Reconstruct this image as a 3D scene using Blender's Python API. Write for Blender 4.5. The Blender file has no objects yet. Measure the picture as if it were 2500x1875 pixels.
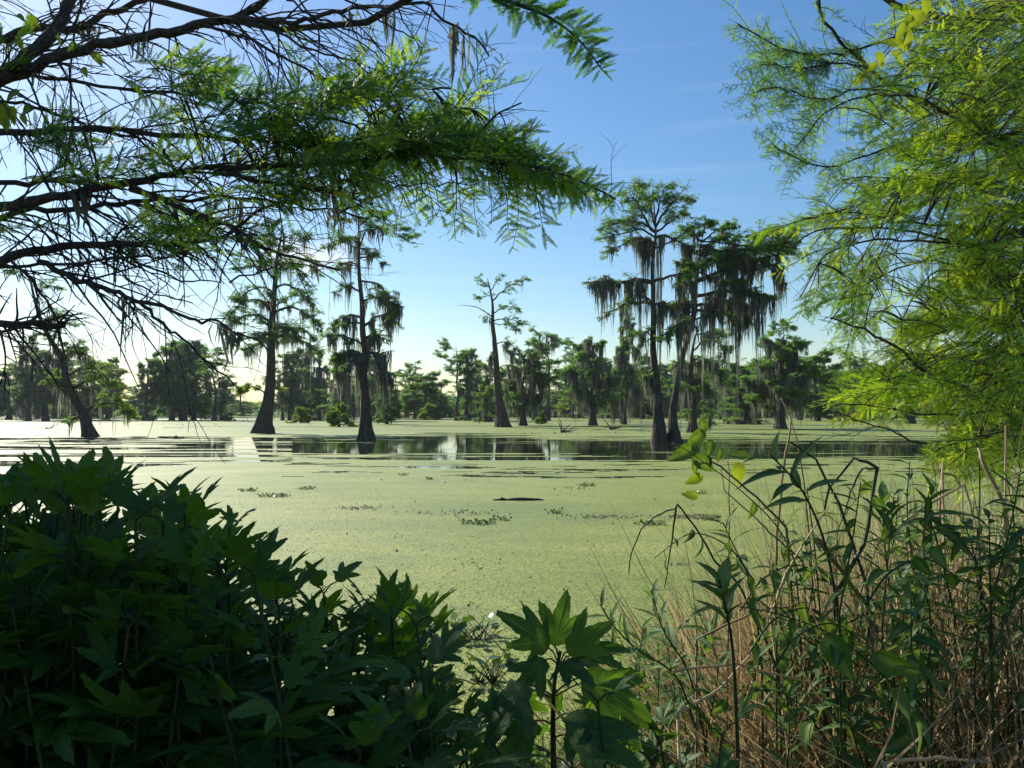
import bpy, math, random
import numpy as np
from mathutils import Vector, Matrix

sc = bpy.context.scene
COL = sc.collection
R = math.radians

# ------------------------------------------------------------------ camera
CAM_H = 2.4
FPX = 1925.0            # focal length in pixels of the 2500 px wide photograph
PITCH = math.atan((1003 - 937.5) / FPX)
cd = bpy.data.cameras.new("camera")
cam = bpy.data.objects.new("camera", cd)
COL.objects.link(cam)
cam.location = (0, 0, CAM_H)
cam.rotation_euler = (R(90) + PITCH, 0, 0)
cd.sensor_fit = 'HORIZONTAL'
cd.angle = 2 * math.atan(1250 / FPX)
cd.clip_start = 0.05
cd.clip_end = 6000
sc.camera = cam

# ------------------------------------------------------------------ sky and sun
SUN_EL, SUN_AZ = R(36), R(-43)          # azimuth from the view direction, negative = left
world = bpy.data.worlds.new("World")
sc.world = world
world.use_nodes = True
wn, wl = world.node_tree.nodes, world.node_tree.links
wn.clear()
wout = wn.new('ShaderNodeOutputWorld')
wbg = wn.new('ShaderNodeBackground')
sky = wn.new('ShaderNodeTexSky')
sky.sky_type = 'NISHITA'
sky.sun_disc = False
sky.sun_elevation = SUN_EL
sky.sun_rotation = SUN_AZ
sky.altitude = 0
sky.air_density = 1.2
sky.dust_density = 0.5
sky.ozone_density = 4.0
wbg.inputs['Strength'].default_value = 0.077
hs = wn.new('ShaderNodeHueSaturation'); hs.inputs['Saturation'].default_value = 1.2
wl.new(sky.outputs[0], hs.inputs['Color'])
# thin cirrus streaks low in the sky and one small bright puff of cloud
tc = wn.new('ShaderNodeTexCoord')
mp = wn.new('ShaderNodeMapping'); mp.inputs['Scale'].default_value = (2.2, 2.2, 42); wl.new(tc.outputs['Generated'], mp.inputs[0])
cn = wn.new('ShaderNodeTexNoise'); cn.inputs['Scale'].default_value = 1.6; cn.inputs['Detail'].default_value = 5; wl.new(mp.outputs[0], cn.inputs['Vector'])
cr = wn.new('ShaderNodeMapRange'); cr.inputs[1].default_value = .54; cr.inputs[2].default_value = .80; cr.inputs[3].default_value = 0; cr.inputs[4].default_value = .06
wl.new(cn.outputs[0], cr.inputs[0])
puff = Vector(((735 - 1250) / FPX, 1, (1003 - 632) / FPX)).normalized()
vs = wn.new('ShaderNodeVectorMath'); vs.operation = 'SUBTRACT'; wl.new(tc.outputs['Generated'], vs.inputs[0]); vs.inputs[1].default_value = puff
vm = wn.new('ShaderNodeVectorMath'); vm.operation = 'MULTIPLY'; wl.new(vs.outputs[0], vm.inputs[0]); vm.inputs[1].default_value = (1, 1, 2.2)
vl = wn.new('ShaderNodeVectorMath'); vl.operation = 'LENGTH'; wl.new(vm.outputs[0], vl.inputs[0])
n2 = wn.new('ShaderNodeTexNoise'); n2.inputs['Scale'].default_value = 28; n2.inputs['Detail'].default_value = 5; wl.new(tc.outputs['Generated'], n2.inputs['Vector'])
ad = wn.new('ShaderNodeMath'); ad.operation = 'MULTIPLY_ADD'; wl.new(n2.outputs[0], ad.inputs[0]); ad.inputs[1].default_value = .10; wl.new(vl.outputs['Value'], ad.inputs[2])
pr = wn.new('ShaderNodeMapRange'); pr.inputs[1].default_value = .115; pr.inputs[2].default_value = .05; pr.inputs[3].default_value = 0; pr.inputs[4].default_value = .85; wl.new(ad.outputs[0], pr.inputs[0])
mxx = wn.new('ShaderNodeMath'); mxx.operation = 'MAXIMUM'; wl.new(cr.outputs[0], mxx.inputs[0]); wl.new(pr.outputs[0], mxx.inputs[1])
mc = wn.new('ShaderNodeMix'); mc.data_type = 'RGBA'; wl.new(mxx.outputs[0], mc.inputs[0]); wl.new(hs.outputs[0], mc.inputs[6]); mc.inputs[7].default_value = (9.5, 9.2, 9.0, 1)
wl.new(mc.outputs[2], wbg.inputs[0])
wl.new(wbg.outputs[0], wout.inputs[0])

sd = bpy.data.lights.new("sun", 'SUN')
sun = bpy.data.objects.new("sun", sd)
COL.objects.link(sun)
sd.energy = 4.6
sd.angle = R(0.53)
sd.color = (1.0, 0.95, 0.86)
SUNV = Vector((math.sin(SUN_AZ) * math.cos(SUN_EL), math.cos(SUN_AZ) * math.cos(SUN_EL), math.sin(SUN_EL)))
sun.rotation_euler = SUNV.to_track_quat('Z', 'Y').to_euler()

sc.view_settings.view_transform = 'Standard'
sc.view_settings.look = 'None'
sc.view_settings.exposure = 0.82
sc.view_settings.gamma = 1
sc.view_settings.use_curve_mapping = False
sc.render.engine = 'CYCLES'
sc.cycles.max_bounces = 6
sc.cycles.diffuse_bounces = 3
sc.cycles.glossy_bounces = 3
sc.cycles.transmission_bounces = 4
sc.cycles.transparent_max_bounces = 4

# ------------------------------------------------------------------ pixel helpers
cp, sp = math.cos(PITCH), math.sin(PITCH)
def ray(px, py):
    u = (px - 1250) / FPX
    v = -(py - 937.5) / FPX
    return np.array([u, cp - v * sp, sp + v * cp])
def P(px, py, Y):
    d = ray(px, py)
    return np.array([0, 0, CAM_H]) + d * (Y / d[1])
def W(px, py, z=0.0):
    d = ray(px, py)
    return np.array([0, 0, CAM_H]) + d * ((z - CAM_H) / d[2])

# ------------------------------------------------------------------ mesh builder
class G:
    def __init__(s):
        s.v = []; s.f = []; s.a = []; s.b = []; s.n = 0
    def add(s, V, F, a=0.5, b=0.0):
        V = np.asarray(V, float).reshape(-1, 3); F = np.asarray(F, int)
        if len(V) == 0: return
        s.v.append(V); s.f.append(F + s.n)
        s.a.append(np.broadcast_to(np.asarray(a, float), (len(V),)))
        s.b.append(np.broadcast_to(np.asarray(b, float), (len(V),)))
        s.n += len(V)
    def mesh(s, name, mat, smooth=False, off=None):
        V = np.concatenate(s.v) if s.v else np.zeros((0, 3))
        if off is not None: V = V - np.asarray(off)
        me = bpy.data.meshes.new(name)
        me.vertices.add(len(V))
        me.vertices.foreach_set('co', V.astype(np.float32).ravel())
        idx = []; tot = []
        for F in s.f:
            idx.append(F.ravel()); tot.append(np.full(len(F), F.shape[1]))
        idx = np.concatenate(idx) if idx else np.zeros(0, int)
        tot = np.concatenate(tot) if tot else np.zeros(0, int)
        me.loops.add(len(idx)); me.loops.foreach_set('vertex_index', idx.astype(np.int32))
        me.polygons.add(len(tot))
        st = np.concatenate([[0], np.cumsum(tot)[:-1]]) if len(tot) else tot
        me.polygons.foreach_set('loop_start', st.astype(np.int32))
        me.polygons.foreach_set('loop_total', tot.astype(np.int32))
        if smooth: me.polygons.foreach_set('use_smooth', np.ones(len(tot), bool))
        if len(V):
            at = me.attributes.new('tint', 'FLOAT', 'POINT')
            at.data.foreach_set('value', np.concatenate(s.a).astype(np.float32))
            at = me.attributes.new('vein', 'FLOAT', 'POINT')
            at.data.foreach_set('value', np.concatenate(s.b).astype(np.float32))
        me.materials.append(mat)
        me.update(calc_edges=True)
        return me

def obj(name, me, parent=None, loc=None):
    o = bpy.data.objects.new(name, me)
    COL.objects.link(o)
    if parent is not None: o.parent = parent
    if loc is not None: o.location = loc
    return o
def tag(o, label=None, cat=None, group=None, kind=None):
    if label: o['label'] = label
    if cat: o['category'] = cat
    if group: o['group'] = group
    if kind: o['kind'] = kind
    return o
def thing(name, loc, label, cat, group=None, rz=0.0):
    o = obj(name, None, None, tuple(loc))
    o.rotation_euler = (0, 0, rz)
    o.empty_display_size = 0.2
    return tag(o, label, cat, group)
def part(name, g, mat, parent, smooth=False, off=None, kind=None):
    if g.n == 0: return None
    o = obj(name, g.mesh(name, mat, smooth, off), parent)
    if kind: o['kind'] = kind
    return o
def copy_tree(o, parent=None):
    c = o.copy(); COL.objects.link(c)
    if parent is not None: c.parent = parent
    for ch in list(o.children): copy_tree(ch, c)
    return c

def norm(a):
    return a / np.maximum(np.linalg.norm(a, axis=-1, keepdims=True), 1e-9)

def tubes(Pn, Rn, k=3):
    """Pn (n,m,3), Rn (n,m): n tubes of m rings."""
    n, m, _ = Pn.shape
    T = np.gradient(Pn, axis=1) if m > 2 else np.repeat(Pn[:, 1:] - Pn[:, :1], 2, 1)
    T = norm(T)
    mean = norm(Pn[:, -1] - Pn[:, 0])
    ref = np.where(np.abs(mean[:, 2:3]) > .8, np.array([[1., 0.1, 0]]), np.array([[0.05, 0.1, 1.]]))
    A = norm(np.cross(T, ref[:, None, :])); B = np.cross(T, A)
    th = np.arange(k) * 2 * np.pi / k
    V = Pn[:, :, None, :] + Rn[:, :, None, None] * (A[:, :, None, :] * np.cos(th)[None, None, :, None] + B[:, :, None, :] * np.sin(th)[None, None, :, None])
    i = np.arange(m - 1)[:, None] * k; j = np.arange(k)[None, :]; j2 = (j + 1) % k
    F = np.stack([i + j, i + j2, i + k + j2, i + k + j], -1).reshape(-1, 4)
    F = (F[None] + (np.arange(n) * m * k)[:, None, None]).reshape(-1, 4)
    return V.reshape(-1, 3), F

def smooth_line(pts, m):
    pts = np.asarray(pts, float)
    d = np.r_[0, np.cumsum(np.linalg.norm(np.diff(pts, axis=0), axis=1))]
    t = np.linspace(0, d[-1], m)
    # catmull-rom through the points
    n = len(pts); e = np.vstack([2 * pts[0] - pts[1], pts, 2 * pts[-1] - pts[-2]])
    k = np.clip(np.searchsorted(d, t, side='right') - 1, 0, n - 2)
    u = ((t - d[k]) / (d[k + 1] - d[k] + 1e-9))[:, None]
    p0, p1, p2, p3 = e[k], e[k + 1], e[k + 2], e[k + 3]
    return 0.5 * (2 * p1 + (p2 - p0) * u + (2 * p0 - 5 * p1 + 4 * p2 - p3) * u ** 2 + (3 * p1 - p0 - 3 * p2 + p3) * u ** 3)

def grow(rng, P0, D0, L, m, wob=0.25, grav=0.0):
    n = len(P0); D = norm(np.asarray(D0, float)); out = np.zeros((n, m, 3)); out[:, 0] = P0
    st = (np.asarray(L) / (m - 1))[:, None]
    for i in range(1, m):
        D = D + rng.normal(0, wob, (n, 3)); D[:, 2] += grav
        D = norm(D); out[:, i] = out[:, i - 1] + D * st
    return out

def scatter(g, TV, TF, M, T, a=0.5, tb=0.0):
    """template verts/faces placed n times by matrices M (n,3,3), offsets T (n,3)"""
    n = len(T)
    if n == 0: return
    V = np.einsum('nij,kj->nki', M, TV) + T[:, None, :]
    F = (TF[None] + (np.arange(n) * len(TV))[:, None, None]).reshape(-1, TF.shape[1])
    a = np.repeat(np.broadcast_to(np.asarray(a, float), (n,)), len(TV))
    b = np.tile(np.broadcast_to(np.asarray(tb, float), (len(TV),)), n)
    g.add(V.reshape(-1, 3), F, a, b)

def frames(D, N, S):
    """matrices whose columns are side, D, normal, scaled by S"""
    D = norm(D); X = norm(np.cross(D, N)); Z = np.cross(X, D)
    return np.stack([X, D, Z], -1) * np.asarray(S)[:, None, None]

def vnoise(x, y, seed=0):
    def h(i, j):
        s = np.sin(i * 127.1 + j * 311.7 + seed * 74.7) * 43758.5453
        return s - np.floor(s)
    i, j = np.floor(x), np.floor(y); u, v = x - i, y - j
    u = u * u * (3 - 2 * u); v = v * v * (3 - 2 * v)
    return (h(i, j) * (1 - u) + h(i + 1, j) * u) * (1 - v) + (h(i, j + 1) * (1 - u) + h(i + 1, j + 1) * u) * v
def fbm(x, y, seed=0, o=4):
    s = 0; a = .5
    for k in range(o):
        s = s + a * vnoise(x * 2 ** k, y * 2 ** k, seed + k); a *= .5
    return s / (1 - .5 ** o)

# ------------------------------------------------------------------ materials
def newmat(name):
    m = bpy.data.materials.new(name); m.use_nodes = True
    n, l = m.node_tree.nodes, m.node_tree.links; n.clear()
    return m, n, l
def ramp(n, l, src, stops):
    r = n.new('ShaderNodeValToRGB')
    el = r.color_ramp.elements
    el[0].position, el[0].color = stops[0][0], (*stops[0][1], 1)
    el[1].position, el[1].color = stops[-1][0], (*stops[-1][1], 1)
    for p, c in stops[1:-1]:
        e = el.new(p); e.color = (*c, 1)
    l.new(src, r.inputs[0]); return r.outputs[0]
def mixc(n, l, fac, a, b, mode='MIX'):
    m = n.new('ShaderNodeMix'); m.data_type = 'RGBA'; m.blend_type = mode
    for s, x in ((m.inputs[0], fac), (m.inputs[6], a), (m.inputs[7], b)):
        if hasattr(x, 'links'): l.new(x, s)
        else: s.default_value = x if isinstance(x, (int, float)) else (*x, 1)
    return m.outputs[2]
def noise(n, l, scale, detail=4, vec=None, rough=.55):
    t = n.new('ShaderNodeTexNoise'); t.inputs['Scale'].default_value = scale
    t.inputs['Detail'].default_value = detail; t.inputs['Roughness'].default_value = rough
    if vec is not None: l.new(vec, t.inputs['Vector'])
    return t
def coords(n, l, scale=(1, 1, 1), kind='Object'):
    c = n.new('ShaderNodeTexCoord'); m = n.new('ShaderNodeMapping')
    m.inputs['Scale'].default_value = scale
    l.new(c.outputs[kind], m.inputs[0]); return m.outputs[0]
def attr(n, name):
    a = n.new('ShaderNodeAttribute'); a.attribute_name = name; return a.outputs['Fac']

def leaf_mat(name, dark, mid, light, trans, tfac=0.4, rough=0.45, vein=None, spec=0.25, nscale=30, objrand=False):
    m, n, l = newmat(name)
    src = attr(n, 'tint')
    if objrand:
        oi = n.new('ShaderNodeObjectInfo'); src = oi.outputs['Random']
    col = ramp(n, l, src, [(0, dark), (.5, mid), (1, light)])
    nz = noise(n, l, nscale, 3, coords(n, l))
    col = mixc(n, l, 1.0, col, ramp(n, l, nz.outputs[0], [(.3, (.75, .78, .7)), (.7, (1.2, 1.15, 1.1))]), 'MULTIPLY')
    if vein:
        col = mixc(n, l, attr(n, 'vein'), col, vein)
    b = n.new('ShaderNodeBsdfPrincipled'); l.new(col, b.inputs['Base Color'])
    b.inputs['Roughness'].default_value = rough
    b.inputs['Specular IOR Level'].default_value = spec
    t = n.new('ShaderNodeBsdfTranslucent')
    l.new(mixc(n, l, 1.0, col, trans, 'MULTIPLY'), t.inputs[0])
    mx = n.new('ShaderNodeMixShader'); mx.inputs[0].default_value = tfac
    l.new(b.outputs[0], mx.inputs[1]); l.new(t.outputs[0], mx.inputs[2])
    o = n.new('ShaderNodeOutputMaterial'); l.new(mx.outputs[0], o.inputs[0])
    return m

def bark_mat(name, c1, c2, c3, sc1=(6, 6, 1.2), bump=.6, dist=.03):
    m, n, l = newmat(name)
    v = coords(n, l, sc1)
    a = noise(n, l, 2.2, 6, v, .65); bz = noise(n, l, 9, 4, v, .6)
    col = ramp(n, l, a.outputs[0], [(.3, c1), (.52, c2), (.72, c3)])
    col = mixc(n, l, .6, col, ramp(n, l, bz.outputs[0], [(.35, (.5, .5, .5)), (.65, (1.3, 1.3, 1.3))]), 'MULTIPLY')
    b = n.new('ShaderNodeBsdfPrincipled'); l.new(col, b.inputs['Base Color'])
    b.inputs['Roughness'].default_value = .9; b.inputs['Specular IOR Level'].default_value = .2
    bp = n.new('ShaderNodeBump'); bp.inputs['Strength'].default_value = bump; bp.inputs['Distance'].default_value = dist
    l.new(bz.outputs[0], bp.inputs['Height']); l.new(bp.outputs[0], b.inputs['Normal'])
    o = n.new('ShaderNodeOutputMaterial'); l.new(b.outputs[0], o.inputs[0])
    return m

M = {}
M['bark'] = bark_mat('cypress_bark', (.035, .028, .022), (.085, .068, .052), (.17, .14, .11), (3, 3, .5), .8, .06)
M['near_bark'] = bark_mat('near_bark', (.03, .025, .02), (.07, .058, .045), (.14, .12, .095), (18, 18, 18), .7, .004)
M['dead_wood'] = bark_mat('dead_wood', (.05, .04, .03), (.11, .09, .07), (.22, .19, .15), (20, 20, 20), .5, .004)
M['foliage'] = leaf_mat('cypress_foliage', (.07, .155, .045), (.125, .25, .065), (.23, .36, .08), (1.6, 1.7, .7), .44, .6, nscale=1.2)
M['foliage_light'] = leaf_mat('cypress_foliage_light', (.11, .19, .03), (.17, .27, .04), (.24, .34, .05), (1.6, 1.6, .6), .45, .6, nscale=1.2)
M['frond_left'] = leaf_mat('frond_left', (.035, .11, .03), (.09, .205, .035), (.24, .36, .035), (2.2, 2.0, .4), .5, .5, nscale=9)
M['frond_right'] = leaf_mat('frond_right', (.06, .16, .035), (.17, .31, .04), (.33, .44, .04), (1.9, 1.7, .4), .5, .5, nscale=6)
M['moss'] = leaf_mat('spanish_moss', (.10, .105, .095), (.20, .205, .185), (.36, .36, .31), (1.15, 1.2, 1.0), .42, .8, spec=.1, nscale=2)
M['ragweed'] = leaf_mat('ragweed_leaf', (.032, .085, .018), (.050, .12, .022), (.085, .165, .028), (2.6, 2.3, .5), .40, .55, vein=(.06, .12, .035), nscale=40, objrand=True)
M['lance'] = leaf_mat('lance_leaf', (.035, .09, .025), (.065, .14, .035), (.12, .20, .05), (2.0, 1.9, .6), .38, .55, spec=.15, vein=(.12, .17, .08), nscale=40, objrand=True)
M['ovate'] = leaf_mat('vine_leaf', (.035, .09, .022), (.06, .13, .028), (.10, .18, .035), (2.0, 1.9, .5), .34, .5, spec=.15, vein=(.15, .2, .07), nscale=40, objrand=True)
M['yellow_leaf'] = leaf_mat('yellow_leaf', (.10, .18, .02), (.19, .27, .03), (.32, .36, .05), (1.5, 1.3, .5), .5, .45, nscale=40)
M['stem'] = leaf_mat('green_stem', (.025, .04, .015), (.04, .06, .02), (.07, .085, .03), (1, 1, 1), .1, .5)
M['straw'] = leaf_mat('straw', (.14, .095, .055), (.34, .25, .14), (.62, .52, .33), (1.1, 1, .8), .3, .6, spec=.3, nscale=12)
M['grass'] = leaf_mat('green_grass', (.03, .075, .018), (.06, .125, .025), (.12, .20, .04), (1.8, 1.8, .5), .4, .45, nscale=12)
M['hyacinth'] = leaf_mat('hyacinth_leaf', (.03, .07, .02), (.06, .12, .03), (.18, .24, .10), (1.6, 1.7, .6), .3, .25, spec=.6, nscale=20)

def water_mat():
    m, n, l = newmat('water')
    v = coords(n, l, (1, 1, 1))
    b = n.new('ShaderNodeBsdfPrincipled')
    b.inputs['Base Color'].default_value = (.018, .024, .012, 1)
    b.inputs['Roughness'].default_value = .04; b.inputs['IOR'].default_value = 1.33
    a = noise(n, l, .9, 3, coords(n, l, (.35, 1.6, 1)))
    bp = n.new('ShaderNodeBump'); bp.inputs['Strength'].default_value = .05; bp.inputs['Distance'].default_value = .03
    l.new(a.outputs[0], bp.inputs['Height']); l.new(bp.outputs[0], b.inputs['Normal'])
    o = n.new('ShaderNodeOutputMaterial'); l.new(b.outputs[0], o.inputs[0]); return m
M['water'] = water_mat()

def duck_mat():
    m, n, l = newmat('duckweed')
    v = coords(n, l)
    big = noise(n, l, 1.0, 6, coords(n, l, (.11, .30, 1)), .62); big.inputs['Distortion'].default_value = 1.6
    med = noise(n, l, 1.0, 5, coords(n, l, (.8, 2.6, 1)), .62); med.inputs['Distortion'].default_value = 1.2
    fin = noise(n, l, 38, 3, v, .7)
    vo = n.new('ShaderNodeTexVoronoi'); vo.inputs['Scale'].default_value = 42; l.new(v, vo.inputs['Vector'])
    col = ramp(n, l, big.outputs[0], [(.34, (.125, .168, .024)), (.5, (.168, .205, .030)), (.64, (.212, .235, .045))])
    col = mixc(n, l, .5, col, ramp(n, l, med.outputs[0], [(.28, (.62, .68, .58)), (.42, (.95, .96, .92)), (.7, (1.15, 1.12, 1.1))]), 'MULTIPLY')
    sepc = n.new('ShaderNodeSeparateColor'); l.new(vo.outputs['Color'], sepc.inputs[0])
    col = mixc(n, l, .8, col, ramp(n, l, sepc.outputs[0], [(.0, (.38, .40, .33)), (.15, (.78, .80, .72)), (.6, (1.05, 1.05, 1.0)), (1, (1.75, 1.65, 1.5))]), 'MULTIPLY')
    col = mixc(n, l, .7, col, ramp(n, l, fin.outputs[0], [(.32, (.6, .62, .55)), (.6, (1.15, 1.15, 1.1))]), 'MULTIPLY')
    b = n.new('ShaderNodeBsdfPrincipled'); l.new(col, b.inputs['Base Color'])
    b.inputs['Roughness'].default_value = .58; b.inputs['Specular IOR Level'].default_value = .5; b.inputs['Specular Tint'].default_value = (1, .96, .82, 1)
    bp = n.new('ShaderNodeBump'); bp.inputs['Strength'].default_value = .7; bp.inputs['Distance'].default_value = .012
    h = n.new('ShaderNodeMath'); h.operation = 'ADD'
    l.new(sepc.outputs[1], h.inputs[0]); l.new(fin.outputs[0], h.inputs[1])
    l.new(h.outputs[0], bp.inputs['Height']); l.new(bp.outputs[0], b.inputs['Normal'])
    o = n.new('ShaderNodeOutputMaterial'); l.new(b.outputs[0], o.inputs[0]); return m
M['duck'] = duck_mat()

def ground_mat():
    m, n, l = newmat('ground')
    a = noise(n, l, 7, 6, coords(n, l)); c = noise(n, l, 60, 4, coords(n, l))
    col = ramp(n, l, a.outputs[0], [(.3, (.035, .028, .018)), (.55, (.06, .05, .03)), (.75, (.10, .085, .05))])
    b = n.new('ShaderNodeBsdfPrincipled'); l.new(col, b.inputs['Base Color']); b.inputs['Roughness'].default_value = .95
    bp = n.new('ShaderNodeBump'); bp.inputs['Strength'].default_value = .8; bp.inputs['Distance'].default_value = .02
    l.new(c.outputs[0], bp.inputs['Height']); l.new(bp.outputs[0], b.inputs['Normal'])
    o = n.new('ShaderNodeOutputMaterial'); l.new(b.outputs[0], o.inputs[0]); return m
M['ground'] = ground_mat()
M['gator'] = bark_mat('alligator_hide', (.012, .012, .010), (.03, .03, .024), (.07, .065, .05), (30, 30, 30), .5, .01)
M['cloud'] = None

# ================================================================== THE SETTING
rng = np.random.default_rng(7)

# ---- bank: one sheet sloping into the water, going on under the lake to the horizon
def bank_z(x, y):
    z = 0.86 - np.clip((y - 2.2) / 3.6, 0, 1.6) ** 1.2 * 0.95
    z = z + (fbm(x * .9 + 5, y * .9, 3) - .5) * .22 * np.clip((8 - y) / 3, 0, 1)
    return np.maximum(z, -1.2)
gx = np.concatenate([[-3000, -600, -120, -40], np.linspace(-16, 16, 81), [40, 120, 600, 3000]])
gy = np.concatenate([[-3000, -400, -60, -15], np.linspace(-6, 10, 61), [14, 30, 100, 600, 3000]])
X, Y = np.meshgrid(gx, gy)
Z = bank_z(X, Y)
g = G(); nx, ny = len(gx), len(gy)
i = np.arange(ny - 1)[:, None] * nx; j = np.arange(nx - 1)[None, :]
g.add(np.stack([X, Y, Z], -1), np.stack([i + j, i + j + 1, i + nx + j + 1, i + nx + j], -1).reshape(-1, 4))
o = obj('ground', g.mesh('ground', M['ground'], True)); tag(o, kind='structure')

# ---- lake water
g = G(); g.add([(-3000, 3, 0), (3000, 3, 0), (3000, 3000, 0), (-3000, 3000, 0)], [[0, 1, 2, 3]])
o = obj('water', g.mesh('water', M['water'])); tag(o, kind='structure')

# ---- duckweed: a mat with a band of open water, streaked at its edges
def duck_rows(g, y0, y1, dy, x0, x1, dx, fn):
    xs = np.arange(x0, x1, dx)
    for y in np.arange(y0, y1, dy):
        mk = fn(xs, np.full(len(xs), y + dy / 2))
        e = np.flatnonzero(np.diff(np.r_[0, mk.astype(int), 0]))
        for a, b in zip(e[::2], e[1::2]):
            xa, xb = x0 + a * dx, x0 + b * dx
            rows.append(((xa, y), (xb, y), (xb, y + dy), (xa, y + dy)))
rows = []
def band(x, y):
    """True where duckweed covers the water"""
    az = x / y
    near = 36.5 + 3.0 * az + 3.0 * (fbm(x / 14, y / 40, 11) - .5) * 2 + 3.5 * (fbm(x / 3.2, y / 9, 17) - .5) * 2
    far = 74 + 16 * np.exp(-((az + .06) / .10) ** 2) * 1.0 + 3 * (fbm(x / 18, y / 60, 12) - .5) * 2 - 4 * (az < -.45)
    # distance into the band, 0 at an edge, 1 well inside
    d = np.minimum((y - near) / 9.0, (far - y) / 16.0)
    n = (fbm(x / 9.0, y / 1.3, 21, 4) - .5) * 1.7 + .5
    n2 = fbm(x / 2.2, y / .5, 25, 3)
    cover = (.7 * n + .3 * n2) > (.30 + .44 * np.clip(d, -1, 1.2))
    left = np.clip((-.25 - az) / .15, 0, 1)          # on the left the mat breaks up into many streaks
    cover2 = n > .52 - .05 * left + .0 * d
    drift = (y < near) & (y > 28) & (fbm(x / 2.4, y / .6, 71, 4) < .33 + .05 * np.clip((y - 28) / 8, 0, 1)) & (fbm(x / 16, y / 5, 73, 3) > .45)
    out = np.where(d < -.25, ~drift, cover & ~drift)
    out = np.where((left > .2) & (d > -.2), cover2 | (d < 0), out)
    return out
duck_rows(g, 27, 66, .22, -62, 62, .16, band)
duck_rows(g, 66, 98, .45, -90, 90, .25, band)
# far mat with its own thin streaks, breaking up into open water at the far left
def farband(x, y):
    n = fbm(x / 30, y / 4.5, 31, 4)
    az = x / y
    lim = .27 + np.clip((y - 150) / 160, 0, 1) * np.where(az < -.1, .32, .1)
    return n > lim
duck_rows(g, 98, 200, 1.5, -170, 170, 1.5, farband)
duck_rows(g, 200, 420, 4, -330, 330, 4, farband)
rows.append(((-40, 3.2), (40, 3.2), (40, 27), (-40, 27)))
# round the joint at y = 33: outer strips
rows.append(((-62, 15), (-40, 15), (-40, 27), (-62, 27)))
rows.append(((40, 15), (62, 15), (62, 27), (40, 27)))
for xa, xb in ((-300, -62), (62, 300)):
    rows.append(((xa, 27), (xb, 27), (xb, 66), (xa, 66)))
for xa, xb in ((-400, -90), (90, 400)):
    rows.append(((xa, 66.05), (xb, 66.05), (xb, 98), (xa, 98)))
rr = np.array(rows)                                   # (n,4,2)
V = np.concatenate([rr, np.full((len(rr), 4, 1), .006)], -1)
g = G(); g.add(V, np.arange(len(rr) * 4).reshape(-1, 4))
o = obj('duckweed', g.mesh('duckweed', M['duck'])); tag(o, 'green duckweed mat floating over the still lake', kind='stuff')

# loose duckweed leaflets standing a little proud in the near water, each with its own tilt
n = 110000
yy = 5.2 + 20 * rng.random(n) ** 1.3; xx = (rng.random(n) * 2 - 1) * .72 * yy
th = np.arange(5) * 2 * np.pi / 5
TV = np.stack([np.cos(th), np.sin(th), 0 * th], -1); TF = np.array([[0, 1, 2, 3, 4]])
Nn = norm(np.stack([rng.normal(0, .34, n), rng.normal(0, .34, n), np.ones(n)], -1))
Dd = norm(np.stack([rng.normal(0, 1, n), rng.normal(0, 1, n), np.zeros(n)], -1))
Dd = norm(Dd - (Dd * Nn).sum(-1, keepdims=True) * Nn)
g = G(); scatter(g, TV, TF, frames(Dd, Nn, .004 + .007 * rng.random(n)), np.stack([xx, yy, np.full(n, .012)], -1), rng.random(n))
M['duckleaf'] = leaf_mat('duckweed_leaflet', (.12, .16, .03), (.19, .225, .04), (.33, .36, .11), (1.3, 1.3, .6), .15, .6, spec=.15)
o = obj('duckweed_leaflets', g.mesh('duckweed_leaflets', M['duckleaf'])); tag(o, kind='stuff')

# ================================================================== CYPRESSES IN THE LAKE
def tuft_template(rng, nb=7, spread=1.25):
    V = []; F = []
    for k in range(nb):
        a = (k / (nb - 1) - .5) * 2 * spread + rng.normal(0, .1); L = .75 + .35 * rng.random()
        d = np.array([math.sin(a), math.cos(a), rng.normal(-.12, .22)]); s = np.array([math.cos(a), -math.sin(a), rng.normal(0, .4)])
        b = len(V); w = .07 + .05 * rng.random()
        V += [d * .05, d * L * .55 + s * w, d * L + [0, 0, -.12], d * L * .5 - s * w]
        F.append([b, b + 1, b + 2, b + 3])
    return np.array(V), np.array(F)
TUFTS = [tuft_template(np.random.default_rng(40 + k)) for k in range(4)]

def moss_template(rng, nb=7):
    """a hanging bundle of tapered strands; unit length, drops along -Z"""
    V = []; F = []
    for k in range(nb):
        a = rng.random() * 6.28; r = .17 * rng.random() ** .6; x, y = r * math.cos(a), r * math.sin(a)
        L = .25 + .75 * rng.random() ** 1.3; w = .014 + .022 * rng.random(); ph = rng.random() * 3.14
        s = np.array([math.cos(ph), math.sin(ph), 0]); b = len(V)
        for q, (t, ww) in enumerate(((0, .5), (.3, 1.0), (.7, .65), (1.0, .08))):
            c = np.array([x * (1 - .25 * t) + rng.normal(0, .035) * (t > 0), y * (1 - .25 * t) + rng.normal(0, .035) * (t > 0), -L * t])
            V += [c - s * w * ww, c + s * w * ww]
        for q in range(3): F.append([b + 2 * q, b + 2 * q + 1, b + 2 * q + 3, b + 2 * q + 2])
    return np.array(V), np.array(F)
MOSS = [moss_template(np.random.default_rng(60 + k), 12) for k in range(4)]

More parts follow.
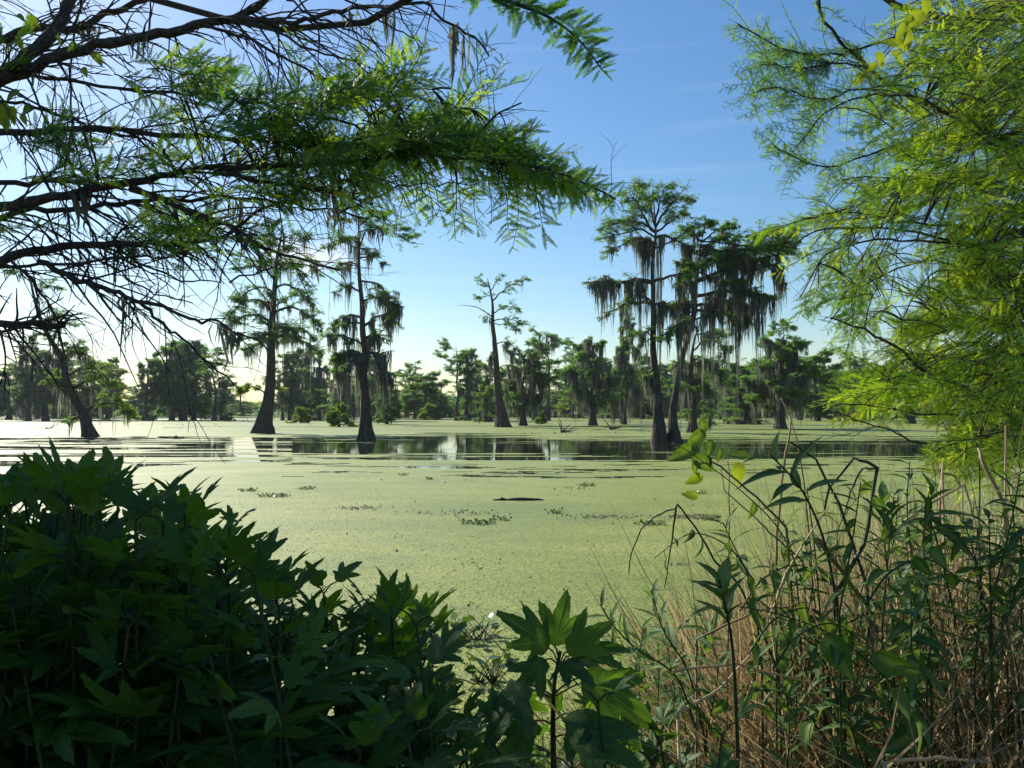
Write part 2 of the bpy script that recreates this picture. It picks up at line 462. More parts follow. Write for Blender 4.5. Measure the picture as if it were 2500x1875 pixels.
def put_tufts(g, rng, pts, dirs, size, tint=(.15, .85)):
    n = len(pts)
    if n == 0: return
    D = norm(dirs * [1, 1, .35] + rng.normal(0, .45, (n, 3)) * [1, 1, .35])
    N = norm(np.array([0, 0, 1.]) + rng.normal(0, .28, (n, 3)))
    S = size * (.6 + .8 * rng.random(n)); a = tint[0] + (tint[1] - tint[0]) * rng.random(n)
    k = rng.integers(0, 4, n); Mx = frames(D, N, S)
    for q in range(4):
        s = k == q; scatter(g, *TUFTS[q], Mx[s], pts[s], a[s])
def put_moss(g, rng, pts, length, fat=1.0):
    if len(pts) and length > .3:                     # moss gathers in clumps with gaps between
        c = vnoise(pts[:, 0] * 2.1 + 3.1 * pts[:, 1], pts[:, 2] * 1.6 + pts[:, 1], 5)
        k = c + rng.normal(0, .10, len(pts)) > .46; pts = pts[k]; lf = .35 + 1.5 * np.clip((c[k] - .42) / .5, 0, 1)
    else: lf = np.ones(len(pts))
    n = len(pts)
    if n == 0: return
    L = length * lf * np.exp(rng.normal(0, .40, n)); yaw = rng.random(n) * 6.28; k = rng.integers(0, 4, n)
    lx = fat * (.7 + .9 * rng.random(n)) * np.minimum(1.0, .55 + .3 * L)
    c, s = np.cos(yaw), np.sin(yaw); Mx = np.zeros((n, 3, 3))
    Mx[:, 0, 0] = c * lx; Mx[:, 0, 1] = -s * lx; Mx[:, 1, 0] = s * lx; Mx[:, 1, 1] = c * lx; Mx[:, 2, 2] = L
    a = np.clip(rng.normal(.45, .22, n), 0, 1)
    for q in range(4):
        w = k == q; scatter(g, *MOSS[q], Mx[w], pts[w], a[w])

def sample_lines(rng, L, cnt, t0=0.0, t1=1.0):
    """cnt random points on each of n polylines L (n,m,3) -> points, directions"""
    n, m, _ = L.shape; t = (t0 + (t1 - t0) * rng.random((n, cnt))) * (m - 1.001)
    k = t.astype(int); u = (t - k)[..., None]; r = np.arange(n)[:, None]
    a, b = L[r, k], L[r, k + 1]
    return (a * (1 - u) + b * u).reshape(-1, 3), norm(b - a).reshape(-1, 3)

def trunk_mesh(g, rng, line, H, rb, k=40, flare=.52, scale_h=.072, flute=.26, rings=None):
    m = len(line); d = np.r_[0, np.cumsum(np.linalg.norm(np.diff(line, axis=0), axis=1))]
    t = d / d[-1]
    r = rb * ((1 - t) ** .9 * (.97 - flare) + .03 + flare * np.exp(-(d / (scale_h * H)) ** 1.25))
    T = norm(np.gradient(line, axis=0)); A = norm(np.cross(T, np.array([0.02, 1., 0.05]))); B = np.cross(T, A)
    th = np.arange(k) * 2 * np.pi / k
    ph = rng.random(3) * 6.28
    wv = .5 * np.cos(5 * th + ph[0]) + .35 * np.cos(8 * th + ph[1]) + .25 * np.cos(13 * th + ph[2])
    amp = flute * np.exp(-d / (2.2 * scale_h * H)) + .05
    rr = r[:, None] * (1 + amp[:, None] * wv[None, :] + .04 * rng.normal(0, 1, (m, k)))
    V = line[:, None, :] + rr[..., None] * (A[:, None, :] * np.cos(th)[None, :, None] + B[:, None, :] * np.sin(th)[None, :, None])
    i = np.arange(m - 1)[:, None] * k; j = np.arange(k)[None, :]; j2 = (j + 1) % k
    g.add(V, np.stack([i + j, i + j2, i + k + j2, i + k + j], -1).reshape(-1, 4))
    return r

def limb_parts(rng, line, r0, foliage=1.0, moss=0.5, moss_len=1.4, side=.32, tuft=.27, twig=1.0, dens=1.0, fmat_tint=(.15, .85), droop=-.03, fat=1.0, light=0.0):
    """branches, foliage and moss of one limb whose centreline is (m,3)"""
    gb, gf, gm = G(), G(), G()
    m = len(line); L = np.linalg.norm(np.diff(line, axis=0), axis=1).sum()
    rr = r0 * np.linspace(1, .16, m) ** 1.1 + .012
    V, F = tubes(line[None], rr[None], 5); gb.add(V, F)
    n2 = max(4, int(L * 3.4 * dens))
    t = .18 + .82 * rng.random(n2) ** .8; kk = t * (m - 1.001); k = kk.astype(int); u = (kk - k)[:, None]
    p0 = line[k] * (1 - u) + line[k + 1] * u; d0 = norm(line[k + 1] - line[k])
    hz = norm(np.stack([-d0[:, 1], d0[:, 0], np.zeros(n2)], -1)); sg = np.where(rng.random(n2) < .5, -1, 1)[:, None]
    dd = d0 * (.4 + .8 * rng.random((n2, 1))) + hz * sg * (.5 + .7 * rng.random((n2, 1))) + np.array([0, 0, 1]) * rng.normal(.18, .35, (n2, 1))
    l2 = (side * L * (1.15 - .75 * t) + .25) * (.5 + .8 * rng.random(n2))
    S = grow(rng, p0, dd, l2, 5, .17, droop)
    R2 = np.minimum(.25 * r0 + .006, .05)[None] if np.ndim(r0) else min(.28 * r0 + .008, .05)
    V, F = tubes(S, np.repeat((R2 * np.array([1, .8, .6, .45, .25]))[None], n2, 0), 3); gb.add(V, F)
    # twiglets
    n3 = int(n2 * 2.6 * twig)
    if n3 > 0:
        idx = rng.integers(0, n2, n3); q0, e0 = sample_lines(rng, S[idx], 1, .25, 1)
        hz = norm(np.stack([-e0[:, 1], e0[:, 0], np.zeros(n3)], -1)) * np.where(rng.random((n3, 1)) < .5, -1, 1)
        Tl = grow(rng, q0, e0 + hz * (.5 + .6 * rng.random((n3, 1))) + [0, 0, .12], l2[idx] * (.3 + .35 * rng.random(n3)) + .12, 4, .2, droop)
        V, F = tubes(Tl, np.repeat(np.array([[.014, .012, .010, .006]]), n3, 0), 3); gb.add(V, F)
    else:
        Tl = S[:0]
    if foliage > 0:
        c = max(1, int(round(3.2 * foliage)))
        p, d = sample_lines(rng, S, c + 1, .2, 1.0); pp, dp = [p], [d]
        if n3:
            p, d = sample_lines(rng, Tl, max(1, c), .1, 1.0); pp.append(p); dp.append(d)
        p = np.concatenate(pp); d = np.concatenate(dp)
        p = p + rng.normal(0, .10, p.shape) * [1, 1, .5]
        put_tufts(gf, rng, p, d, tuft, fmat_tint)
    if moss > 0:
        c = max(1, int(round(L * 6 * moss)))
        p, _ = sample_lines(rng, line[None], c, .08, 1.0); put_moss(gm, rng, p, moss_len * 1.2, fat * 1.2)
        mk = rng.random(n2) < min(1, .75 * moss)
        if mk.any():
            p, _ = sample_lines(rng, S[mk], max(1, int(round(2.6 * moss))) + 1, .1, 1.0); put_moss(gm, rng, p, moss_len * .8, fat)
    return gb, gf, gm

def add_limb(tree, rng, line, r0, off, fmat='foliage', **kw):
    gb, gf, gm = limb_parts(rng, line, r0, **kw)
    lb = part('limb', gb, M['bark'], tree, off=off)
    part('foliage', gf, M[fmat], lb, off=None if False else off, kind='stuff')
    part('spanish_moss', gm, M['moss'], lb, off=off, kind='stuff')

def hero(label, base, width_px, trunk_px, limbs, seed, group=None, auto=None, extra_trunks=()):
    rng = np.random.default_rng(seed)
    b = W(*base); Yt = b[1]; m_px = Yt / FPX
    b[2] = 0
    tree = thing('bald_cypress', b, label, 'tree', group)
    pts = [P(px, py, Yt) for px, py in [base] + trunk_px]; pts[0][2] = -.5
    H = pts[-1][2]
    for q in pts[2:]: q[1] += rng.normal(0, .25)
    line = smooth_line(pts, 46)
    g = G(); r = trunk_mesh(g, rng, line, H, width_px / 2 * m_px)
    part('trunk', g, M['bark'], tree, True, off=b)
    for L in limbs:
        px = L['p']; kw = {k: v for k, v in L.items() if k not in ('p', 'dy', 'r', 'mat')}
        dy = L.get('dy', rng.normal(0, 1.2)); n = len(px)
        q = np.array([P(x, y, Yt + dy * (i / (n - 1)) ** 1.2 * min(1.0, .5 + n / 6)) for i, (x, y) in enumerate(px)])
        k = np.argmin(np.linalg.norm(line - q[0], axis=1)); q[0] = line[k]
        ln = smooth_line(q, 9); ln[1:-1] += rng.normal(0, .05, (7, 3))
        add_limb(tree, rng, ln, L.get('r', .45 * r[k] + .02), b, L.get('mat', 'foliage'), **kw)
    if auto:
        for _ in range(auto['n']):
            t = auto['z0'] + (auto['z1'] - auto['z0']) * rng.random()
            k = int(t * 45); p0 = line[k]; az = rng.random() * 6.28
            Lm = auto['len'] * (1.15 - .6 * t) * (.6 + .6 * rng.random())
            ln = grow(rng, p0[None], np.array([[math.cos(az), math.sin(az), auto.get('el', .25)]]), [Lm], 8, .16, auto.get('grav', -.06))[0]
            kw = {q: v for q, v in auto.items() if q not in ('n', 'z0', 'z1', 'len', 'el', 'grav', 'mat')}
            add_limb(tree, rng, ln, .35 * r[k] + .015, b, auto.get('mat', 'foliage'), **kw)
    return tree

# --- leaning tree on the left
hero('dark cypress leaning far left, with a swollen foot by the open water', (222, 1067), 46,
     [(204, 1015), (186, 975), (170, 930), (150, 878), (126, 838), (104, 790), (84, 735), (66, 680), (50, 635)],
     [dict(p=[(170, 925), (200, 900), (240, 905), (275, 935)], moss=.5, foliage=1.2, mat='foliage_light'),
      dict(p=[(203, 1010), (245, 985), (290, 990), (320, 1010)], moss=.1, foliage=1.5, mat='foliage_light', tuft=.4),
      dict(p=[(205, 1015), (180, 1020), (160, 1035)], moss=.2, foliage=1.3),
      dict(p=[(186, 960), (150, 925), (120, 930)], moss=.8, foliage=.8, mat='foliage_light'),
      dict(p=[(180, 950), (225, 925), (262, 945), (290, 975)], moss=.4, foliage=1.4, mat='foliage_light'),
      dict(p=[(150, 875), (185, 850), (215, 870)], moss=.7, foliage=.8, moss_len=1.0),
      dict(p=[(126, 838), (140, 800), (160, 790), (185, 800)], moss=.6, foliage=.6, moss_len=.9),
      dict(p=[(104, 790), (130, 770), (160, 765)], moss=.7, foliage=.5, moss_len=1.0),
      dict(p=[(120, 830), (95, 815), (75, 825)], moss=.8, foliage=.5, moss_len=1.0),
      dict(p=[(84, 735), (110, 700), (140, 700)], moss=.5, foliage=.8, moss_len=.8),
      dict(p=[(66, 680), (40, 660), (20, 665)], moss=.3, foliage=.8, moss_len=.6)], 101)
# --- tall tree with the broad buttress, left of centre
hero('tall dark cypress with a broad flared foot and stepped drooping limbs', (641, 1058), 62,
     [(645, 1030), (650, 1000), (655, 950), (660, 890), (664, 830), (667, 760), (670, 690), (676, 630), (684, 580), (692, 550)],
     [dict(p=[(655, 960), (635, 950), (610, 945), (590, 952)], r=.09, moss=.05, foliage=1.7, mat='foliage_light', tuft=.4),
      dict(p=[(658, 955), (675, 948), (692, 955)], r=.05, moss=.05, foliage=1.5, mat='foliage_light'),
      dict(p=[(664, 835), (640, 825), (600, 825), (570, 845)], moss=.6, foliage=.4, moss_len=.8),
      dict(p=[(666, 790), (630, 770), (590, 775), (548, 815)], moss=.6, foliage=1.3, moss_len=1.0),
      dict(p=[(667, 760), (640, 735), (600, 735), (560, 765)], moss=.5, foliage=1.5, moss_len=.9),
      dict(p=[(669, 720), (645, 700), (605, 712), (575, 735)], moss=.35, foliage=1.4, moss_len=.8),
      dict(p=[(671, 680), (645, 655), (610, 650), (565, 655)], moss=.4, foliage=1.0, moss_len=.9),
      dict(p=[(673, 665), (640, 640), (600, 628), (560, 615)], moss=.3, foliage=1.0, moss_len=.7),
      dict(p=[(667, 770), (700, 750), (740, 760), (785, 800)], moss=.5, foliage=1.5, moss_len=.9),
      dict(p=[(666, 800), (700, 800), (740, 805), (770, 830)], moss=.6, foliage=1.2, moss_len=1.0),
      dict(p=[(665, 825), (705, 820), (745, 835), (780, 860)], moss=.9, foliage=1.2, moss_len=1.2),
      dict(p=[(670, 705), (700, 695), (735, 715), (765, 745)], moss=.35, foliage=1.4, moss_len=.8),
      dict(p=[(673, 655), (700, 645), (730, 660), (750, 700)], moss=.35, foliage=1.3, moss_len=.8),
      dict(p=[(678, 615), (710, 610), (750, 630), (775, 660)], moss=.3, foliage=1.0, moss_len=.8),
      dict(p=[(684, 585), (715, 572), (745, 580)], moss=.1, foliage=1.1),
      dict(p=[(680, 600), (655, 585), (625, 590)], moss=.2, foliage=1.1, moss_len=.6),
      dict(p=[(690, 565), (670, 545), (650, 548)], moss=.1, foliage=1.0)], 102,
     auto=dict(n=14, z0=.45, z1=.95, len=4.2, moss=.4, foliage=1.2, moss_len=.9))
# --- taller slim tree beside it
hero('tall slim cypress hung with grey moss at the rim of the open water', (893, 1074), 49,
     [(893, 1030), (890, 980), (889, 920), (891, 870), (887, 810), (882, 740), (879, 670), (877, 600), (876, 540), (875, 505)],
     [dict(p=[(890, 865), (865, 858), (835, 862), (808, 880)], moss=1.5, foliage=1.1, moss_len=1.7, mat='foliage'),
      dict(p=[(890, 870), (860, 880), (830, 905)], moss=1.2, foliage=.5, moss_len=1.5),
      dict(p=[(890, 862), (915, 860), (938, 885), (952, 935)], moss=1.5, foliage=.4, moss_len=2.0),
      dict(p=[(888, 830), (915, 815), (945, 830)], moss=.9, foliage=.5, moss_len=1.4),
      dict(p=[(884, 780), (860, 770), (835, 775), (812, 790)], moss=1.2, foliage=.5, moss_len=1.9),
      dict(p=[(885, 800), (915, 775), (945, 768), (965, 780)], moss=1.2, foliage=.5, moss_len=1.6),
      dict(p=[(882, 740), (915, 725), (945, 735), (972, 745)], moss=.9, foliage=.8, moss_len=1.3),
      dict(p=[(880, 710), (850, 700), (825, 712)], moss=1.0, foliage=.5, moss_len=1.5),
      dict(p=[(880, 690), (910, 690), (935, 705), (962, 760)], moss=1.1, foliage=.6, moss_len=1.2),
      dict(p=[(878, 650), (850, 640), (820, 650)], moss=.7, foliage=.6, moss_len=1.3),
      dict(p=[(878, 630), (905, 625), (930, 640)], moss=.7, foliage=.5, moss_len=1.1),
      dict(p=[(877, 600), (850, 580), (815, 590), (800, 600)], moss=.5, foliage=.6, moss_len=.8),
      dict(p=[(877, 610), (900, 560), (940, 560), (985, 575), (1010, 580)], moss=.15, foliage=1.1, moss_len=.7),
      dict(p=[(876, 560), (910, 530), (950, 540), (985, 560)], moss=.15, foliage=1.0, moss_len=.7),
      dict(p=[(876, 545), (850, 535), (815, 545)], moss=.1, foliage=.8),
      dict(p=[(875, 520), (900, 515), (930, 520)], moss=.05, foliage=.9),
      dict(p=[(875, 515), (850, 505), (830, 510)], moss=.05, foliage=.8)], 103,
     auto=dict(n=12, z0=.4, z1=.95, len=3.2, moss=.7, foliage=.6, moss_len=1.2))
# --- the open-topped tree in the middle
hero('tall cypress with sparse forked top and one bare dead limb pointing left', (1229, 1043), 46,
     [(1226, 1020), (1219, 980), (1214, 930), (1211, 880), (1207, 830), (1203, 790), (1203, 750), (1200, 725), (1195, 700), (1190, 680)],
     [dict(p=[(1203, 775), (1180, 760), (1160, 747), (1140, 746), (1119, 746)], r=.09, moss=0, foliage=0, twig=0, dens=.15, side=.05),
      dict(p=[(1202, 735), (1225, 712), (1250, 695), (1283, 682)], r=.12, moss=.05, foliage=.8, side=.22, tuft=.3),
      dict(p=[(1197, 710), (1210, 690), (1227, 668)], r=.08, moss=0, foliage=.25, side=.15),
      dict(p=[(1195, 705), (1180, 690), (1168, 672)], r=.06, moss=0, foliage=1.3, tuft=.3),
      dict(p=[(1199, 720), (1180, 725), (1168, 728)], r=.05, moss=0, foliage=1.2, tuft=.3),
      dict(p=[(1204, 768), (1225, 752), (1248, 748), (1264, 752)], r=.09, moss=.15, foliage=1.4, moss_len=.5, side=.28),
      dict(p=[(1204, 785), (1230, 778), (1255, 782), (1275, 790)], r=.09, moss=.25, foliage=1.3, moss_len=.6, side=.28),
      dict(p=[(1205, 790), (1235, 792), (1262, 803)], r=.07, moss=.3, foliage=1.1, moss_len=.6),
      dict(p=[(1204, 780), (1192, 775), (1183, 788)], r=.06, moss=1.6, foliage=.7, moss_len=1.5),
      dict(p=[(1208, 842), (1225, 835), (1242, 838), (1262, 852)], r=.09, moss=1.1, foliage=.7, moss_len=1.5),
      dict(p=[(1212, 900), (1240, 890), (1270, 900)], r=.08, moss=1.4, foliage=.4, moss_len=1.8),
      dict(p=[(1214, 930), (1225, 925), (1240, 928)], r=.05, moss=.1, foliage=1.7, mat='foliage_light'),
      dict(p=[(1216, 945), (1200, 942), (1184, 955)], r=.06, moss=.2, foliage=1.7, mat='foliage_light'),
      dict(p=[(1217, 955), (1235, 960), (1255, 985)], r=.05, moss=.9, foliage=1.1, moss_len=1.5),
      dict(p=[(1210, 860), (1200, 860), (1196, 880)], r=.05, moss=1.2, foliage=.2, moss_len=1.6)], 104)
# --- the two big trees on the right
hero('largest cypress, straight trunk with feathery top and grey moss on long limbs', (1612, 1078), 48,
     [(1608, 1030), (1606, 970), (1602, 910), (1597, 850), (1595, 790), (1594, 720), (1594, 650), (1598, 600), (1602, 560), (1600, 520), (1597, 470)],
     [dict(p=[(1594, 692), (1560, 684), (1515, 690), (1470, 684), (1422, 690)], r=.2, moss=1.5, foliage=.35, moss_len=2.0, side=.15),
      dict(p=[(1594, 748), (1560, 735), (1520, 745), (1490, 762), (1462, 785)], r=.14, moss=1.8, foliage=.3, moss_len=1.9, side=.18),
      dict(p=[(1594, 742), (1575, 725), (1545, 732)], r=.1, moss=2.0, foliage=.7, moss_len=2.4),
      dict(p=[(1597, 590), (1570, 580), (1540, 585)], r=.12, moss=2.2, foliage=.2, moss_len=1.9),
      dict(p=[(1598, 585), (1625, 575), (1660, 590), (1690, 600)], r=.12, moss=1.6, foliage=.4, moss_len=1.7),
      dict(p=[(1598, 592), (1560, 582), (1520, 595), (1476, 615)], r=.09, moss=.5, foliage=.6, moss_len=.6, side=.15),
      dict(p=[(1602, 570), (1580, 545), (1560, 500), (1535, 470)], r=.12, moss=.1, foliage=.75, twig=2.2, dens=1.7, moss_len=.4, tuft=.22),
      dict(p=[(1602, 565), (1570, 545), (1525, 540), (1475, 555)], r=.1, moss=.15, foliage=.7, twig=2.2, dens=1.6, moss_len=.4, tuft=.22),
      dict(p=[(1602, 575), (1565, 560), (1520, 570), (1470, 580)], r=.08, moss=.2, foliage=.6, twig=2.0, dens=1.4, moss_len=.4, tuft=.22),
      dict(p=[(1601, 550), (1585, 500), (1570, 470), (1565, 452)], r=.09, moss=.05, foliage=.7, twig=2.2, dens=1.7, tuft=.22),
      dict(p=[(1600, 540), (1612, 490), (1625, 455)], r=.09, moss=.05, foliage=.7, twig=2.2, dens=1.7, tuft=.22),
      dict(p=[(1601, 550), (1630, 510), (1655, 480), (1680, 485)], r=.1, moss=.2, foliage=.7, twig=2.2, dens=1.7, moss_len=.4, tuft=.22),
      dict(p=[(1602, 560), (1640, 540), (1670, 520), (1688, 535)], r=.09, moss=.3, foliage=.6, twig=2, dens=1.4, moss_len=.5, tuft=.22),
      dict(p=[(1598, 600), (1635, 590), (1680, 560), (1700, 545)], r=.08, moss=.4, foliage=.3, moss_len=.5),
      dict(p=[(1594, 690), (1625, 676), (1665, 665), (1700, 650)], r=.14, moss=1.2, foliage=.6, moss_len=1.5),
      dict(p=[(1594, 745), (1620, 738), (1640, 745), (1655, 748)], r=.1, moss=1.6, foliage=.2, moss_len=2.0),
      dict(p=[(1594, 820), (1575, 835), (1545, 858)], r=.05, moss=.5, foliage=.2, moss_len=1.0, side=.1),
      dict(p=[(1600, 900), (1585, 905), (1578, 915)], r=.05, moss=1.6, foliage=.3, moss_len=1.6),
      dict(p=[(1597, 830), (1580, 812), (1562, 815)], r=.06, moss=.8, foliage=1.0, mat='foliage_light', moss_len=1.5)], 105)
hero('twisting cypress beside the largest one, with a curtain of dark moss', (1650, 1078), 42,
     [(1644, 1040), (1645, 1000), (1651, 955), (1660, 900), (1672, 850), (1684, 805), (1694, 765), (1700, 700), (1705, 640), (1712, 590), (1720, 555)],
     [dict(p=[(1700, 690), (1740, 672), (1790, 655), (1840, 635), (1890, 625), (1920, 610)], r=.2, moss=.7, foliage=.9, moss_len=.9, side=.2),
      dict(p=[(1840, 635), (1870, 610), (1895, 580), (1915, 560)], r=.09, moss=.1, foliage=1.3, moss_len=.6, twig=1.4, dens=1.2),
      dict(p=[(1830, 640), (1845, 600), (1855, 575), (1875, 565)], r=.08, moss=.1, foliage=1.3, moss_len=.6, twig=1.4, dens=1.2),
      dict(p=[(1890, 625), (1915, 605), (1935, 585)], r=.06, moss=.2, foliage=1.8, moss_len=.6, dens=1.5),
      dict(p=[(1875, 628), (1885, 645), (1893, 665)], r=.05, moss=2.6, foliage=.1, moss_len=1.7, side=.1),
      dict(p=[(1884, 640), (1900, 662), (1905, 685)], r=.04, moss=2.6, foliage=.1, moss_len=1.6, side=.1),
      dict(p=[(1700, 720), (1750, 715), (1800, 712), (1850, 715), (1880, 725)], r=.15, moss=1.1, foliage=1.1, moss_len=1.9, side=.2),
      dict(p=[(1698, 750), (1740, 735), (1790, 740), (1845, 745)], r=.13, moss=1.2, foliage=.9, moss_len=2.2, side=.2),
      dict(p=[(1696, 765), (1740, 760), (1790, 770), (1830, 780)], r=.12, moss=1.1, foliage=1.2, moss_len=2.0, side=.2),
      dict(p=[(1700, 700), (1680, 690), (1655, 700)], r=.1, moss=1.8, foliage=.8, moss_len=2.4),
      dict(p=[(1697, 750), (1675, 745), (1655, 765)], r=.1, moss=2.0, foliage=.6, moss_len=2.8),
      dict(p=[(1694, 765), (1670, 780), (1650, 810)], r=.08, moss=1.8, foliage=.3, moss_len=2.8),
      dict(p=[(1705, 650), (1740, 630), (1770, 610), (1790, 590)], r=.11, moss=.6, foliage=1.2, moss_len=1.2, dens=1.1),
      dict(p=[(1703, 660), (1675, 640), (1655, 640)], r=.09, moss=1.2, foliage=1.0, moss_len=1.6),
      dict(p=[(1708, 620), (1740, 590), (1765, 575)], r=.1, moss=.4, foliage=1.3, moss_len=1.0, dens=1.2),
      dict(p=[(1712, 595), (1745, 565), (1770, 552), (1785, 560)], r=.08, moss=.1, foliage=1.3, dens=1.3),
      dict(p=[(1714, 585), (1690, 565), (1672, 572)], r=.08, moss=.1, foliage=1.6, dens=1.4),
      dict(p=[(1718, 570), (1722, 548), (1740, 545)], r=.06, moss=0, foliage=1.7, dens=1.5),
      dict(p=[(1770, 660), (1790, 630), (1820, 620)], r=.07, moss=.5, foliage=1.3, moss_len=1.2),
      dict(p=[(1760, 665), (1780, 690), (1820, 700)], r=.08, moss=1.4, foliage=1.2, moss_len=1.8)], 106,
     auto=dict(n=8, z0=.55, z1=.95, len=3.5, moss=.9, foliage=1.3, moss_len=1.6))
hero('shorter mossy cypress tucked close behind the right side of the twisting one', (1690, 1056), 42,
     [(1692, 1010), (1688, 960), (1684, 910), (1690, 860), (1700, 820), (1706, 790)],
     [dict(p=[(1690, 860), (1720, 830), (1750, 835), (1775, 850)], r=.1, moss=1.0, foliage=1.5, moss_len=1.8),
      dict(p=[(1700, 820), (1730, 810), (1755, 812), (1770, 820)], r=.08, moss=.8, foliage=1.5, moss_len=1.5),
      dict(p=[(1687, 900), (1720, 880), (1750, 900), (1765, 940)], r=.1, moss=1.5, foliage=1.2, moss_len=2.4),
      dict(p=[(1686, 930), (1715, 930), (1740, 960)], r=.08, moss=1.3, foliage=.9, moss_len=2.0),
      dict(p=[(1690, 1000), (1710, 990), (1728, 1010), (1735, 1035)], r=.06, moss=.5, foliage=1.5, moss_len=.8),
      dict(p=[(1690, 1010), (1675, 1000), (1668, 1020)], r=.05, moss=.3, foliage=1.5, moss_len=.8),
      dict(p=[(1704, 800), (1690, 790), (1675, 800)], r=.06, moss=.5, foliage=1.3, moss_len=1.2),
      dict(p=[(1685, 905), (1665, 890), (1650, 900)], r=.07, moss=1.2, foliage=.7, moss_len=2.4)], 107,
     auto=dict(n=6, z0=.4, z1=.95, len=3.2, moss=.9, foliage=1.2, moss_len=1.6))

# --- shared smaller trees: 9 kinds of unit height 10 m, copied with their parts
def kind_tree(name, seed, H=10, rb=.55, crown=(.35, 1.0), nl=16, ll=2.6, el=.3, grav=-.05, foliage=1.3, moss=.6, moss_len=1.0, flat=False, lean=0.0, light=False, tuft=.30, prof='cone', dens=1.0):
    rng = np.random.default_rng(seed)
    tree = thing('bald_cypress', (0, 0, 0), '', 'tree')
    pts = np.array([[lean * (t ** 1.3) * H + rng.normal(0, .03) * H * t, rng.normal(0, .02) * H * t, t * H * .96] for t in np.linspace(0, 1, 7)])
    pts[0] = [0, 0, -.4]
    line = smooth_line(pts, 26); g = G(); r = trunk_mesh(g, rng, line, H, rb, 14, .5, .10, .14)
    part('trunk', g, M['bark'], tree, True)
    gb, gf, gm = G(), G(), G()
    for q in range(nl):
        t = crown[0] + (crown[1] - crown[0]) * (q + rng.random()) / nl; k = min(25, int(t * 25)); u = (t - crown[0]) / (crown[1] - crown[0])
        az = q * 2.4 + rng.normal(0, .4)
        if prof == 'cone': wd = (1.05 - .75 * u)
        elif prof == 'flat': wd = .45 + .75 * u if u < .85 else .9 - .2 * u
        elif prof == 'column': wd = .8 - .3 * u
        else: wd = math.sin(math.pi * min(1, .15 + .8 * u)) * 1.0 + .15
        L = ll * wd * (.65 + .6 * rng.random())
        ln = grow(rng, line[k][None], np.array([[math.cos(az), math.sin(az), el + rng.normal(0, .12)]]), [L], 7, .15, grav)[0]
        a, b, c = limb_parts(rng, ln, .3 * r[k] + .012, foliage=foliage, moss=moss, moss_len=moss_len, tuft=tuft, twig=.7, dens=dens, side=.4)
        for dst, s in ((gb, a), (gf, b), (gm, c)):
            base = dst.n
            for V, F, aa, bb in zip(s.v, s.f, s.a, s.b):
                dst.v.append(V); dst.f.append(F + base); dst.a.append(aa); dst.b.append(bb)
            dst.n += s.n
    part('branches', gb, M['bark'], tree)
    part('crown', gf, M['foliage_light' if light else 'foliage'], tree, kind='stuff')
    if gm.n: part('spanish_moss', gm, M['moss'], tree, kind='stuff')
    return tree
KT = {}
KT['flat'] = kind_tree('flat', 201, rb=.42, crown=(.5, 1), nl=15, ll=2.9, el=.45, grav=-.05, foliage=1.5, moss=.08, moss_len=.5, prof='flat')
KT['open'] = kind_tree('open', 202, rb=.40, crown=(.3, 1), nl=18, ll=2.5, el=.35, grav=-.06, foliage=1.1, moss=.25, moss_len=.6, prof='oval')
KT['moss'] = kind_tree('moss', 203, rb=.65, crown=(.3, 1), nl=22, ll=3.0, el=.2, grav=-.1, foliage=1.4, moss=1.1, moss_len=1.5, prof='oval')
KT['mossy'] = kind_tree('mossy', 204, rb=.55, crown=(.22, 1), nl=24, ll=2.6, el=.25, grav=-.1, foliage=1.0, moss=1.3, moss_len=1.4, prof='cone')
KT['column'] = kind_tree('column', 205, rb=.5, crown=(.12, 1), nl=26, ll=1.6, el=.2, grav=-.08, foliage=1.3, moss=.9, moss_len=1.1, prof='column')
KT['broad'] = kind_tree('broad', 206, rb=.6, crown=(.12, 1), nl=28, ll=3.2, el=.25, grav=-.07, foliage=1.8, moss=.5, moss_len=.9, prof='oval', tuft=.42, dens=1.2)
KT['bright'] = kind_tree('bright', 207, rb=.5, crown=(.1, 1), nl=24, ll=2.8, el=.2, grav=-.08, foliage=1.7, moss=.5, moss_len=1.0, prof='oval', light=True, tuft=.4)
KT['bush'] = kind_tree('bush', 208, rb=.9, crown=(.08, .8), nl=24, ll=6.5, el=.5, grav=-.12, foliage=1.9, moss=.1, moss_len=.8, prof='cone', light=True, tuft=.8, dens=.6)
KT['top'] = kind_tree('top', 209, rb=.38, crown=(.62, 1), nl=14, ll=2.3, el=.4, grav=-.03, foliage=1.3, moss=.35, moss_len=.8, prof='flat')
used = set()
def place_tree(kind, bx, by, top, width, label, group=None, rz=None, bw=None, mirror=1):
    src = KT[kind]; r_ = random.Random(int(bx * 7 + by * 13))
    t = src if kind not in used else copy_tree(src)
    used.add(kind)
    b = W(bx, by); s = b[1] / FPX
    H = P(bx, top, b[1])[2]; kz = H / 10.0
    spread = {'flat': 5.4, 'open': 4.6, 'moss': 5.6, 'mossy': 5.2, 'column': 2.6, 'broad': 6.2, 'bright': 5.2, 'bush': 11, 'top': 4.2}[kind]
    kx = width * s / spread
    t.location = (b[0], b[1], 0); t.scale = (kx, kx, kz)
    t.rotation_euler = (0, 0, r_.random() * 6.28 if rz is None else rz)
    t['label'] = label
    if group: t['group'] = group
    elif 'group' in t: del t['group']
    return t
